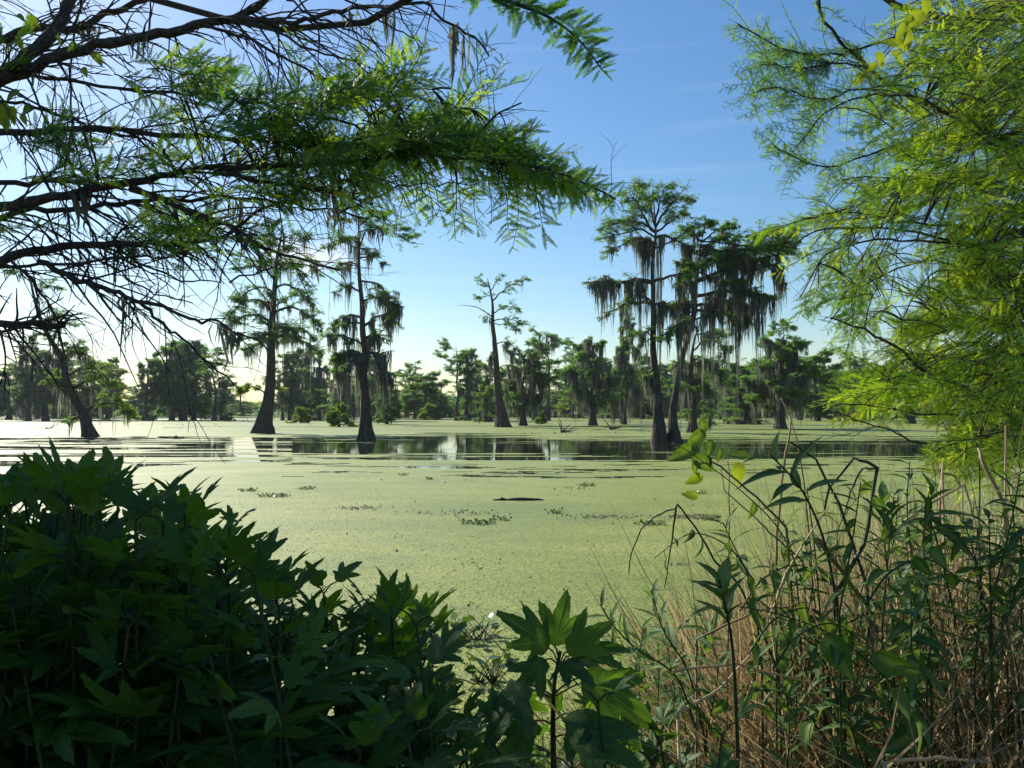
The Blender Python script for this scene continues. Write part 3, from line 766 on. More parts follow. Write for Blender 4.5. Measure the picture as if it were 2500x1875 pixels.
TR = [
 ('broad', 22, 1024, 890, 110, 'leafy cypress at the left edge of the photo beyond the leaning tree'),
 ('mossy', 68, 1027, 830, 95, 'dark mossy cypress rising left of the leaning trunk, second from the left edge'),
 ('open', 88, 1022, 845, 60, 'thin cypress between the two thick feet left of the leaning trunk'),
 ('moss', 112, 1027, 838, 100, 'mossy cypress whose foot shows just left of the leaning trunk'),
 ('column', 146, 1023, 880, 50, 'slim mossy cypress standing behind the leaning trunk'),
 ('open', 168, 1024, 825, 110, 'open topped cypress behind the top of the leaning trunk'),
 ('bright', 215, 1026, 862, 130, 'yellow green mossy cypress just right of the leaning trunk'),
 ('broad', 262, 1022, 870, 70, 'cypress at the right end of the group behind the leaning tree'),
 ('open', 328, 1018, 935, 60, 'low distant cypress left of the narrow column shaped one'),
 ('column', 355, 1027, 868, 58, 'narrow column shaped mossy cypress standing alone on the left'),
 ('broad', 420, 1026, 826, 100, 'left trunk of the dense dark clump left of the broad footed tree'),
 ('moss', 448, 1026, 816, 110, 'tallest trunk of the dense dark clump left of the broad footed tree'),
 ('broad', 472, 1026, 838, 90, 'right trunk of the dense dark clump left of the broad footed tree'),
 ('open', 523, 1027, 836, 92, 'open cypress with level branches at the right end of the dark clump'),
 ('column', 541, 1026, 930, 36, 'short cypress stub with flared foot right of the open branched one'),
 ('open', 690, 1026, 855, 70, 'slim cypress seen just right of the broad footed trunk'),
 ('mossy', 708, 1026, 850, 90, 'cypress with a tall bare flared foot right of the broad footed tree'),
 ('moss', 756, 1024, 838, 100, 'mossy cypress left of the slim tree, bright leaves on its upper right'),
 ('column', 778, 1026, 945, 50, 'dark low cypress between the two tall trees on the left'),
 ('mossy', 836, 1030, 868, 90, 'mossy cypress directly left of the slim tall tree'),
 ('moss', 915, 1028, 860, 95, 'mossy cypress behind the right side of the slim tall tree'),
 ('broad', 945, 1036, 940, 60, 'low dark mossy cypress right of the slim tall tree'),
 ('top', 990, 1017, 895, 50, 'thin distant cypress at the left end of the centre wood'),
 ('open', 1011, 1023, 872, 62, 'cypress with a small flat top and a bare twig pointing left'),
 ('broad', 1040, 1024, 905, 88, 'rounded dark green cypress left of the flat topped one'),
 ('flat', 1116, 1027, 836, 112, 'clean trunked cypress with a flat layered top left of the centre tree'),
 ('column', 1141, 1027, 843, 46, 'thin bare trunk leaning slightly beside the flat topped cypress'),
 ('mossy', 1168, 1026, 872, 70, 'mossy green cypress between the leaning thin trunk and the centre tree'),
 ('column', 1189, 1030, 880, 50, 'pale mossy cypress just left of the foot of the centre tree'),
 ('moss', 1278, 1039, 838, 120, 'mossy cypress with a cone shaped foot right of the centre tree'),
 ('open', 1305, 1026, 822, 90, 'thin topped cypress between the cone footed tree and the two level crown'),
 ('top', 1338, 1027, 802, 92, 'slender cypress with two level crown against the sky right of the centre'),
 ('open', 1356, 1020, 925, 60, 'low distant cypress under the right edge of the two level crown'),
 ('moss', 1446, 1039, 812, 130, 'broad mossy cypress with a leaning flared foot left of the largest tree'),
 ('top', 1398, 1022, 850, 60, 'crooked slender cypress at the left of the broad mossy one'),
 ('column', 1494, 1022, 880, 60, 'mossy column in the gap between the two flared feet left of the largest tree'),
 ('mossy', 1524, 1036, 722, 95, 'tall mossy cypress under the left moss limbs of the largest tree'),
 ('bright', 1570, 1022, 850, 70, 'bright green cypress glimpsed behind the left side of the largest trunk'),
 ('mossy', 1625, 1020, 880, 80, 'cypress seen in the gap between the two big trunks'),
 ('open', 1757, 1024, 860, 80, 'cypress behind the moss curtain, left of a pair of dark feet'),
 ('mossy', 1776, 1027, 900, 60, 'cypress right beside it with a dark cone foot, under the moss curtain'),
 ('column', 1818, 1036, 880, 88, 'mossy column cypress with green shoots at its foot, right of the moss curtain'),
 ('moss', 1905, 1047, 808, 175, 'broad heavy cypress with a thick straight foot, right middle of the photo'),
 ('open', 1912, 1046, 762, 105, 'airy pale green crown rising above the broad heavy cypress'),
 ('mossy', 1955, 1026, 905, 70, 'cypress behind the right skirts of the broad heavy one'),
 ('broad', 1996, 1028, 850, 100, 'dark cypress with a thick foot right of the broad heavy one'),
 ('flat', 2031, 1027, 900, 70, 'bare trunked cypress, first of three thin ones left of the feathery tree'),
 ('flat', 2052, 1027, 905, 70, 'bare trunked cypress, middle of three thin ones left of the feathery tree'),
 ('top', 2082, 1028, 862, 72, 'cypress standing above its neighbours with a dark leafy top'),
 ('mossy', 2112, 1026, 905, 80, 'mossy cypress right of the dark leafy top'),
 ('bright', 2165, 1026, 880, 110, 'cypress partly hidden by the left fringe of the feathery tree'),
 ('moss', 2225, 1034, 842, 130, 'mossy cypress with a bare broken top seen through the feathery branches'),
 ('mossy', 2320, 1042, 860, 120, 'mossy cypress with a wide root foot behind the feathery branches'),
 ('moss', 2420, 1036, 850, 150, 'mossy cypress behind the thickest feathery branches at the right'),
]
for q in TR: place_tree(*q)
BUSH = [
 ('bush', 735, 1033, 985, 46, 'small leaning shrub growing out of the lake, left of the slim tall tree'),
 ('bush', 828, 1042, 975, 62, 'green shrub on an old stump left of the slim tall tree'),
 ('bush', 1050, 1025, 978, 60, 'low yellow green shrub under the rounded dark cypress'),
 ('bush', 1322, 1035, 998, 30, 'small round shrub on a thin stem in the duckweed right of the centre tree'),
 ('bush', 560, 1028, 1003, 22, 'tiny shrub on a stick beside the broad footed tree'),
]
for q in BUSH:
    t = place_tree(*q); t.name = 'swamp_shrub'; t['category'] = 'shrub'
# --- the wood beyond: many more, alike
rb = random.Random(5)
rb.random()
FK = dict(flat='flat topped', open='open branched', moss='heavily mossed', mossy='cone shaped mossy', column='narrow', broad='round leafy', bright='yellow green', top='slender bare stemmed')
kinds = ['flat', 'open', 'moss', 'mossy', 'column', 'broad', 'bright', 'top']
for k in range(300):
    px = rb.uniform(-60, 2560) if k < 230 else rb.uniform(990, 2300)
    if 285 < px < 335 or 556 < px < 680 or 965 < px < 985: 
        if rb.random() < .9: continue
    far = rb.random()
    by = 1021.5 - 7.5 * far ** .8
    if px < 980 and rb.random() < .35: continue
    top = {0: 935, 1: 892}[int(px > 1380)] + rb.uniform(-18, 45) + 12 * far
    if px < 620: top += 10
    kd = rb.choice(kinds)
    place_tree(kd, px, by, top, rb.uniform(45, 90), FK[kd] + ' cypress of the far wood, ' + ('behind the leaning tree' if px < 330 else 'behind the two tall trees at the left' if px < 960 else 'left of the centre tree' if px < 1230 else 'between the centre tree and the largest one' if px < 1600 else 'between the largest tree and the feathery foliage' if px < 2050 else 'behind the feathery foliage at the right'), 'cypresses of the far wood')
# --- the far shore: a wood that reads as one mass
g = G(); rs = np.random.default_rng(77)
n = 26000
az = (rs.random(n) * 2 - 1) * .9; Yf = 640 + 260 * rs.random(n); Xf = az * Yf
hmax = (5 + 9 * fbm(Xf / 22, Yf / 60, 51)) * (1 + .5 * (az > -.2))
Zf = hmax * rs.random(n) ** .55
k = rs.integers(0, 4, n)
D = norm(np.stack([rs.normal(0, 1, n), rs.normal(0, 1, n), rs.normal(0, .5, n)], -1)); N = norm(np.stack([rs.normal(0, .6, n), rs.normal(0, .6, n), np.ones(n)], -1))
Mx = frames(D, N, 2.6 + 2.4 * rs.random(n)); pt = np.stack([Xf, Yf, Zf], -1)
for q in range(4):
    s = k == q; scatter(g, *TUFTS[q], Mx[s], pt[s], rs.random(s.sum()))
o = obj('far_wood', g.mesh('far_wood', M['foliage'])); tag(o, 'low bluish line of woods on the far shore', kind='stuff')

# ================================================================== NEAR CYPRESSES
def frond_template(n, wid, seed, wn_=.022):
    """one feathery twig of length 1 along +Y with two ranks of needles"""
    r = np.random.default_rng(seed); V = []; F = []
    V += [(-.010, 0, 0), (.010, 0, 0), (.004, 1, -.05), (-.004, 1, -.05)]; F.append([0, 1, 2])
    F.append([0, 2, 3])
    for s in (-1, 1):
        for i in range(n):
            y = .08 + .9 * (i + .5 * (s > 0)) / n; prof = math.sin(math.pi * min(1, .18 + .80 * y)) ** .7
            L = wid * prof * (.85 + .3 * r.random()); b = len(V); z = -.05 * y * y
            y2 = y + L * .62; V += [(0, y - wn_, z), (0, y + wn_, z), (s * L, y2 + r.normal(0, .01) + wn_ * .5, z + r.normal(-.01, .025)), (s * L * .8, y2 - L * .3 - wn_ * .3, z)]
            F.append([b, b + 1, b + 2]); F.append([b, b + 2, b + 3])
    return np.array(V, float), np.array(F)
FR_L = [frond_template(13, .105, 300 + k, .026) for k in range(3)]
FR_R = [frond_template(11, .12, 310 + k, .022) for k in range(3)]
FR_S = [frond_template(4, .24, 320 + k, .09) for k in range(2)]
for V_, F_ in FR_S: V_[:, 0] *= 1.3
UPV = np.array([0, 0, 1.])

def put_fronds(g, rng, lines, temps, per, flen, nrm, ang=(40, 65), tint=(.1, .9), curl=.25, updir=0.0):
    """ranks of fronds left and right of each twig (n,m,3)"""
    n, m, _ = lines.shape
    t = (.08 + .92 * (np.arange(per) + .5) / per)[None].repeat(n, 0) + rng.normal(0, .012, (n, per))
    t = np.clip(t, 0, .999); kk = t * (m - 1); k = kk.astype(int); u = (kk - k)[..., None]; r = np.arange(n)[:, None]
    a, b = lines[r, k], lines[r, k + 1]; p = (a * (1 - u) + b * u).reshape(-1, 3); d = norm(b - a).reshape(-1, 3)
    N = norm(np.repeat(nrm, per, 0) + rng.normal(0, .28, (n * per, 3)))
    side = norm(np.cross(d, N)); sg = np.tile(np.where(np.arange(per) % 2 == 0, 1., -1.), n)[:, None]
    an = np.radians(rng.uniform(ang[0], ang[1], n * per))[:, None]
    D = d * np.cos(an) + side * sg * np.sin(an) + UPV * (updir + rng.normal(0, .08, (n * per, 1))) + rng.normal(0, .08, (n * per, 3))
    S = flen * (.55 + .6 * rng.random(n * per)) * (1 - .45 * np.clip((t.ravel() - .75) / .25, 0, 1))
    tt = np.clip(np.repeat(rng.uniform(tint[0], tint[1], n), per) + rng.normal(0, .12, n * per), 0, 1)
    q = rng.integers(0, len(temps), n * per); Mx = frames(D, N, S)
    for z in range(len(temps)):
        s = q == z; scatter(g, *temps[z], Mx[s], p[s], tt[s])

def traced(px, d0, d1, m=16, wob=.0, rng=None):
    n = len(px); q = np.array([P(x, y, d0 + (d1 - d0) * i / (n - 1)) for i, (x, y) in enumerate(px)])
    ln = smooth_line(q, m)
    if rng is not None and wob: ln[1:-1] += rng.normal(0, wob, (m - 2, 3))
    return ln

def near_limb(tree, off, rng, line, r0, r1, twigs=20, tl=(.25, .9), grav=-.05, forward=.8, moss=0, bend=.2):
    g = G(); m = len(line)
    rr = np.linspace(r0 ** .8, r1 ** .8, m) ** (1 / .8) * (1 + rng.normal(0, .04, m))
    V, F = tubes(line[None], rr[None], 8); g.add(V, F)
    if twigs:
        t = .05 + .95 * rng.random(twigs); kk = t * (m - 1.001); k = kk.astype(int); u = (kk - k)[:, None]
        p = line[k] * (1 - u) + line[k + 1] * u; d = norm(line[k + 1] - line[k])
        L = rng.uniform(tl[0], tl[1], twigs) * (1.15 - .8 * t)
        dd = d * forward + np.stack([rng.normal(0, .35, twigs), rng.normal(0, .35, twigs), rng.normal(-.08, .5, twigs)], -1)
        S = grow(rng, p, dd, L, 8, .10, grav); r = np.minimum(rr[k] * .45, .0065)
        V, F = tubes(S, r[:, None] * np.linspace(1, .35, 8)[None], 4); g.add(V, F)
        ix = rng.integers(0, twigs, twigs * 2); q, e = sample_lines(rng, S[ix], 1, .2, .95)
        S2 = grow(rng, q, e + rng.normal(0, bend * 2.5, q.shape), L[ix] * rng.uniform(.2, .55, len(ix)), 6, .14, grav)
        V, F = tubes(S2, (r[ix] * .6)[:, None] * np.linspace(1, .4, 6)[None], 3); g.add(V, F)
    lb = part('limb', g, M['near_bark'], tree, True, off=off)
    if moss:
        gm = G(); p, _ = sample_lines(rng, line[None], moss, .1, .95)
        put_moss(gm, rng, p, .16, .35); part('spanish_moss', gm, M['moss'], lb, off=off, kind='stuff')
    return lb

# ---- the tree whose limbs reach in from the left
rng = np.random.default_rng(900)
OFF = np.array([-5.9, 6.6, .0])
LT = thing('bald_cypress', OFF, 'near cypress whose dark limbs and feathery sprays reach in from the upper left', 'tree')
tl_pts = np.array([[-5.9, 6.6, -.6], [-5.95, 6.6, 1.5], [-6.1, 6.8, 4], [-6.6, 7.6, 7], [-7.2, 8.4, 10.5], [-7.6, 9.0, 14]])
tline = smooth_line(tl_pts, 30); g = G()
trunk_mesh(g, rng, tline, 14, .48, 24, .45, .07, .12); part('trunk', g, M['near_bark'], LT, True, off=OFF)
def tp(z):
    return tline[np.argmin(abs(tline[:, 2] - z))]
KL = .76
LIMBS = [  # pixels, near radius in px, far radius in px, twigs, depth start, depth end
 ([(-20, 210), (56, 142), (131, 75), (176, 0), (200, -60)], 21, 14, 26, 5.2, 5.6),
 ([(-20, 92), (94, 68), (190, 72), (262, 34), (356, -5), (420, -40)], 13, 7, 26, 5.6, 6.0),
 ([(-30, 205), (60, 172), (188, 124), (300, 101), (400, 80), (487, 60), (581, 41), (650, -5)], 17, 9, 45, 5.3, 5.2),
 ([(575, 46), (713, 54), (830, 26), (960, 14), (1030, 8), (1075, 38), (1110, 65), (1150, 85), (1180, 108), (1193, 135)], 7, 2.4, 30, 5.2, 4.8),
 ([(38, 180), (170, 200), (330, 221), (450, 229), (637, 255), (830, 296), (900, 330)], 5, 2.5, 28, 5.4, 5.0),
 ([(-20, 324), (188, 318), (281, 315), (412, 330), (600, 338), (713, 352), (830, 357), (961, 364), (1055, 379), (1168, 394), (1262, 405), (1355, 420), (1449, 458), (1503, 485)], 10, 2, 46, 5.4, 4.5),
 ([(-20, 446), (112, 443), (232, 446), (300, 460)], 8, 6, 16, 5.8, 5.8),
 ([(-20, 510), (150, 480), (262, 454), (375, 435), (469, 416), (563, 409), (713, 405), (830, 398), (924, 386), (1000, 371), (1092, 341), (1168, 322), (1205, 289), (1240, 270), (1273, 251)], 15, 2, 50, 5.0, 4.7),
 ([(525, 416), (619, 439), (713, 454), (830, 476), (910, 500)], 6, 2, 20, 4.9, 4.7),
 ([(-20, 540), (75, 510), (206, 510), (319, 488), (450, 488), (563, 480), (675, 491), (830, 518), (900, 535)], 10, 2, 40, 5.3, 5.0),
 ([(319, 461), (412, 491), (525, 540), (600, 574), (657, 605), (750, 639), (830, 660)], 8, 2.5, 34, 5.0, 4.7),
 ([(-20, 645), (75, 616), (169, 601), (262, 601), (375, 594), (487, 594), (563, 566), (637, 510), (700, 490)], 15, 3, 34, 5.2, 5.0),
 ([(-20, 656), (112, 646), (225, 639), (319, 627), (394, 631), (469, 609)], 6, 2.5, 20, 5.0, 4.9),
 ([(94, 639), (188, 680), (281, 717), (338, 736), (412, 755), (487, 781), (533, 785), (563, 808), (619, 823), (660, 862)], 8, 1.8, 16, 5.0, 4.6),
 ([(338, 736), (394, 785), (450, 830), (506, 882), (555, 920), (580, 952), (587, 985)], 4.5, 1.5, 7, 4.9, 4.6),
 ([(-20, 792), (70, 794), (155, 793)], 11, 7, 20, 5.0, 4.9),
 ([(-20, 822), (37, 800), (90, 785), (200, 765)], 6, 2, 14, 5.0, 4.8),
 ([(-20, 244), (56, 251), (150, 281), (225, 315), (337, 345), (430, 412), (500, 470)], 5, 2.5, 30, 5.6, 5.2),
 ([(500, 60), (600, 92), (675, 131), (750, 169), (830, 214), (900, 240), (960, 262)], 4.5, 1.8, 18, 5.2, 5.0),
 ([(700, 0), (800, 50), (870, 85), (915, 108), (950, 140)], 3, 1.6, 8, 5.0, 4.9),
 ([(830, -10), (900, 30), (980, 80), (1037, 112)], 3, 1.5, 5, 5.0, 4.9),
 ([(650, 65), (760, 120), (850, 145), (925, 190), (975, 212), (1055, 218)], 3.5, 1.5, 8, 5.0, 4.9),
 ([(900, 330), (960, 300), (1010, 245), (1060, 245), (1110, 255), (1150, 266)], 2.5, 1.2, 4, 4.9, 4.8),
 ([(830, 520), (900, 490), (1000, 448), (1080, 452), (1170, 448)], 3, 1.4, 6, 4.9, 4.8),
 ([(60, 180), (100, 260), (150, 360), (200, 480), (230, 600)], 3, 2, 22, 5.5, 5.2),
 ([(200, -20), (180, 120), (175, 260), (200, 420)], 3, 2, 22, 5.7, 5.3),
 ([(30, 640), (90, 700), (140, 780), (160, 870)], 4, 2, 18, 5.1, 4.9),
 ([(250, 640), (330, 690), (400, 720), (470, 740)], 3, 1.5, 8, 5.0, 4.8),
 ([(330, 640), (440, 680), (540, 690)], 3, 1.5, 5, 5.0, 4.8),
 ([(560, 690), (700, 640), (760, 650), (840, 700)], 2.5, 1.2, 4, 5.0, 4.8),
]
limb_objs = []; limb_lines = []
for px, a, b, tw, d0, d1 in LIMBS:
    px = list(px); d0 *= KL; d1 *= KL
    ln = traced(px, d0, d1, max(10, 3 * len(px)), .006, rng)
    if px[0][0] <= -15:                      # runs back to the trunk, outside the frame
        z = ln[0][2] + .0; t = tp(max(1.8, z - .5)); ln = np.vstack([smooth_line([t, (t + ln[0]) / 2 + [0, 0, .1], ln[0]], 7)[:-1], ln])
    s = d0 / FPX
    limb_objs.append(near_limb(LT, OFF, rng, ln, a * s, b * s * .95, int(tw * 1.25), tl=(.19, .68), moss=(3 if a > 6 else 0))); limb_lines.append(ln)
allp = np.concatenate(limb_lines); alli = np.concatenate([[i] * len(l) for i, l in enumerate(limb_lines)])

def foliage_mass(tree_off, rng, anchors, dirs, lens, nrm, temps, mat, per, flen, connect, lines_p, lines_i, objs, tint=(.1, .9), grav=-.04, wob=.12, updir=0.0, tw_r=.004, name='foliage', maxc=1.2, m=7):
    n = len(anchors)
    S = grow(rng, anchors, dirs, lens, m, wob, grav)
    d2 = ((anchors[:, None, :] - lines_p[None]) ** 2).sum(-1); kk = d2.argmin(1); owner = lines_i[kk]
    for ow in np.unique(owner):
        s = owner == ow; gt, gf = G(), G(); Ss = S[s]
        V, F = tubes(Ss, np.linspace(tw_r, tw_r * .4, m)[None].repeat(len(Ss), 0), 4); gt.add(V, F)
        if connect:
            c = np.sqrt(d2[s, kk[s]]) < maxc
            if c.any():
                A = lines_p[kk[s]][c]; B = anchors[s][c]; t = np.linspace(0, 1, 6)[None, :, None]
                C = A[:, None] * (1 - t) + B[:, None] * t; C = C + (UPV * .10 * np.linalg.norm(B - A, axis=1)[:, None])[:, None] * np.sin(np.pi * t)
                V, F = tubes(C, np.linspace(tw_r * 1.3, tw_r, 6)[None].repeat(len(C), 0), 4); gt.add(V, F)
        put_fronds(gf, rng, Ss, temps, per, flen, nrm[s], tint=tint, updir=updir)
        part('twigs', gt, M['near_bark'], objs[ow], off=tree_off, kind='stuff')
        part(name, gf, M[mat], objs[ow], off=tree_off, kind='stuff')

def blob(rng, cx, cy, w, h, n, d0, d1):
    a = rng.random(n) * 6.28; r = rng.random(n) ** .5
    return np.array([P(cx + SHX + w * rr * math.cos(t), cy + SHY + h * rr * math.sin(t), dd) for rr, t, dd in zip(r, a, rng.uniform(d0, d1, n))])
MASS = [  # cx, cy, w, h, number of twigs, direction (x, z)
 (440, 230, 150, 100, 34, (.9, .05)), (520, 160, 70, 50, 10, (.9, .1)), (600, 300, 120, 60, 30, (.9, .1)),
 (720, 300, 130, 70, 44, (.9, .25)), (760, 370, 130, 45, 36, (.9, .1)), (850, 260, 90, 50, 26, (.8, .5)),
 (960, 240, 60, 40, 18, (.6, .8)), (1000, 330, 130, 60, 46, (.9, .35)), (1130, 360, 120, 60, 50, (.9, .3)),
 (1230, 385, 100, 40, 46, (.9, .05)), (1340, 425, 70, 20, 20, (.85, -.3)), (1420, 452, 30, 12, 6, (.8, -.4)), (1190, 275, 40, 25, 8, (.7, .7)),
 (1080, 400, 40, 30, 8, (.1, -1)), (1190, 425, 40, 20, 10, (.2, -1)), (1290, 430, 40, 16, 7, (.3, -1)), (1370, 445, 24, 8, 3, (.2, -1)),
 (870, 440, 90, 30, 24, (.9, .0)), (720, 470, 120, 30, 20, (.9, .0)), (600, 420, 130, 30, 18, (.9, .05)),
 (370, 575, 120, 30, 24, (.9, .05)), (520, 560, 60, 40, 10, (.8, .2)), (150, 400, 150, 60, 20, (.8, .3)), (60, 170, 60, 120, 5, (.7, .3)),
 (320, 400, 100, 40, 16, (.8, .2)), (40, 560, 50, 20, 4, (.7, .2)), (640, 590, 50, 20, 5, (.9, -.3)), (790, 250, 40, 60, 8, (.4, .9)),
]
# spray on the limb running out of the top of the picture
top = traced([(1100, -60), (1180, -20), (1262, 10), (1340, 42), (1400, 85), (1440, 128), (1470, 172)], 3.6, 3.4, 18)
tl2 = smooth_line([tp(7.0), np.array([-3.0, 5.2, 5.3]), np.array([-1.1, 4.1, 4.4]), top[0]], 14)
limb_objs.append(near_limb(LT, OFF, rng, np.vstack([tl2[:-1], top]), .027, .0025, 0)); limb_lines.append(top)
allp = np.concatenate(limb_lines); alli = np.concatenate([[i] * len(l) for i, l in enumerate(limb_lines)])
SHX, SHY = -55, -6
A, D_, L_, N_ = [], [], [], []
for cx, cy, w, h, n, dr in MASS:
    n = int(n * .60)
    q = blob(rng, cx, cy, w, h, n, 4.4 * KL, 5.6 * KL); A.append(q)
    D_.append(np.stack([np.full(n, dr[0]), rng.normal(0, .35, n), np.full(n, dr[1])], -1) + rng.normal(0, .22, (n, 3)))
    L_.append(rng.uniform(.17, .38, n)); N_.append(norm(np.array([0, -.75, .65]) + rng.normal(0, .4, (n, 3))))
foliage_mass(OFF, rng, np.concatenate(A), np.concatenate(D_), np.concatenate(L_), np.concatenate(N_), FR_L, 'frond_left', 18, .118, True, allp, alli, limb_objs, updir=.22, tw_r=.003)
# fronds standing straight on the two long leading limbs
for ow, ln, t0 in ((5, limb_lines[5][-22:], 0), (len(limb_lines) - 1, top, 0), (7, limb_lines[7][-16:-4], 0)):
    for rep in range(3):
        gf = G(); put_fronds(gf, rng, ln[None] + rng.normal(0, .012, (1, len(ln), 3)), FR_L, 64, .145, np.array([[.1, -.9, .3]]), ang=(45, 75), updir=.28)
        part('foliage', gf, M['frond_left'], limb_objs[ow], off=OFF, kind='stuff')

# upper crown of the same tree, above and left of the frame; unseen, its shape cut to shade the bank
gb, gf = G(), G()
for k in range(60):
    z = rng.uniform(4.5, 13.2); p0 = tp(z); az = rng.uniform(0, 6.28); L = rng.uniform(2.2, 4.6) * (1.15 - .045 * z)
    ln = grow(rng, p0[None], np.array([[math.cos(az), math.sin(az), .25]]), [L], 9, .12, -.03)[0]
    lo = ln[-1]; el = (lo[2] - CAM_H) / max(.1, lo[1]); inside = abs(lo[0] / max(.1, lo[1])) < .68 and el < .56 and lo[1] > 0
    if inside or lo[0] + .933 * (lo[2] - 4.3) > -2.6: continue
    V, F = tubes(ln[None], np.linspace(.05, .012, 9)[None], 6); gb.add(V, F)
    n = 46; p, d = sample_lines(rng, ln[None], n, .15, 1)
    hz = norm(np.stack([-d[:, 1], d[:, 0], 0 * d[:, 0]], -1)) * np.where(rng.random((n, 1)) < .5, -1, 1)
    S = grow(rng, p, d + hz * rng.uniform(.4, 1.4, (n, 1)) + [0, 0, .1], rng.uniform(.5, 1.5, n), 6, .12, -.05)
    V, F = tubes(S, np.linspace(.008, .003, 6)[None].repeat(n, 0), 3); gb.add(V, F)
    c = (S[:, -1, 0] + .933 * (S[:, -1, 2] - 4.3) < -3.15) & ((S[:, -1, 1] < 0) | (np.abs(S[:, -1, 0] / np.maximum(.1, S[:, -1, 1])) > .66) | ((S[:, -1, 2] - CAM_H) / np.maximum(.1, S[:, -1, 1]) > .55))
    put_fronds(gf, rng, S[c], FR_S, 26, .26, norm(np.array([0, 0, 1.]) + rng.normal(0, .5, (c.sum(), 3))))
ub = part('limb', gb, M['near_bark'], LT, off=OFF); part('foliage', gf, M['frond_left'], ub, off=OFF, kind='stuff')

# ---- the feathery tree at the right
rng = np.random.default_rng(901)
OFR = np.array([5.6, 6.2, 0.])
RT = thing('bald_cypress', OFR, 'near cypress with bright yellow green feathery foliage filling the right side', 'tree')
t_pts = np.array([[5.6, 6.2, -.6], [5.5, 6.2, 1.5], [5.6, 6.3, 4], [5.7, 6.5, 7], [5.9, 6.6, 9.5]]); rline = smooth_line(t_pts, 24)
g = G(); trunk_mesh(g, rng, rline, 9.5, .32, 20, .45, .07, .1); part('trunk', g, M['near_bark'], RT, True, off=OFR)
def rp(z): return rline[np.argmin(abs(rline[:, 2] - z))]
RL = [
 ([(2560, 420), (2420, 330), (2300, 270), (2173, 209), (2123, 167), (2078, 129), (2040, 87), (2010, 46), (1998, -10)], 7, 3, 5.6, 4.6),
 ([(2330, 60), (2240, 75), (2120, 112), (2040, 137), (1926, 125), (1860, 92), (1800, 60)], 4, 1.6, 5.2, 4.7),
 ([(2123, 167), (2040, 155), (1960, 165), (1900, 160), (1858, 158)], 2.5, 1.3, 4.8, 4.6),
 ([(2173, 209), (2100, 220), (2000, 240), (1930, 225), (1880, 212)], 2.5, 1.3, 4.8, 4.6),
 ([(2420, 350), (2330, 290), (2230, 240), (2110, 235), (2020, 270), (1975, 320), (1955, 345)], 3.5, 1.3, 5.0, 4.6),
 ([(2560, 380), (2400, 340), (2230, 345), (2116, 380), (2040, 406), (1983, 403), (1930, 378), (1890, 357)], 4.5, 1.4, 5.4, 4.7),
 ([(2560, 470), (2400, 450), (2250, 440), (2120, 430), (2050, 440)], 4, 1.5, 5.6, 5.0),
 ([(2560, 560), (2400, 560), (2200, 540), (2080, 520), (2010, 525), (1958, 532)], 5, 1.5, 5.2, 4.6),
 ([(2560, 600), (2350, 590), (2200, 560), (2078, 555), (2002, 562), (1950, 590), (1925, 605)], 5, 1.4, 5.0, 4.5),
 ([(2560, 640), (2350, 600), (2154, 583), (2070, 600), (2010, 630), (1975, 685), (1952, 727)], 5, 1.3, 4.8, 4.4),
 ([(2560, 720), (2420, 690), (2300, 640), (2200, 650), (2120, 690), (2060, 740), (2030, 780)], 4, 1.3, 5.2, 4.7),
 ([(2620, 1100), (2460, 1010), (2382, 959), (2268, 910), (2203, 856), (2154, 826), (2097, 803), (2030, 775)], 9, 1.8, 5.0, 4.3),
 ([(2560, 640), (2440, 680), (2300, 660), (2240, 710), (2212, 760), (2200, 810)], 3, 1.3, 4.8, 4.5),
 ([(2600, 985), (2440, 1000), (2306, 1012), (2154, 997), (2080, 985), (2030, 992)], 5, 1.4, 5.0, 4.5),
 ([(2600, 1040), (2500, 1046), (2363, 1073), (2283, 1103)], 4, 1.3, 4.8, 4.4),
 ([(2600, 870), (2400, 860), (2250, 900), (2150, 930), (2070, 950)], 4, 1.3, 5.4, 4.8),
 ([(2600, 800), (2450, 790), (2330, 770), (2250, 780), (2190, 850)], 4, 1.3, 5.6, 5.0),
 ([(2140, -30), (2190, 15), (2290, 42), (2390, 38), (2520, 20)], 8, 8, 5.6, 5.9),
 ([(2560, 200), (2420, 160), (2330, 150), (2240, 130), (2180, 100)], 4, 1.5, 5.8, 5.2),
 ([(2330, 1075), (2250, 1085), (2180, 1050), (2120, 1035), (2070, 1020), (2040, 1000)], 3, 1.2, 4.7, 4.5),
]
r_objs = []; r_lines = []
for px, a, b, d0, d1 in RL:
    ln = traced(px, d0, d1, 3 * len(px), .005, rng)
    if px[0][0] >= 2550:
        t = rp(max(1.2, ln[0][2] - .4)); ln = np.vstack([smooth_line([t, (t + ln[0]) / 2 + [0, 0, .05], ln[0]], 6)[:-1], ln])
    s = d0 / FPX
    r_objs.append(near_limb(RT, OFR, rng, ln, a * s, b * s, 16, tl=(.15, .5), grav=-.02, forward=.9)); r_lines.append(ln)
rlp = np.concatenate(r_lines); rli = np.concatenate([[i] * len(l) for i, l in enumerate(r_lines)])
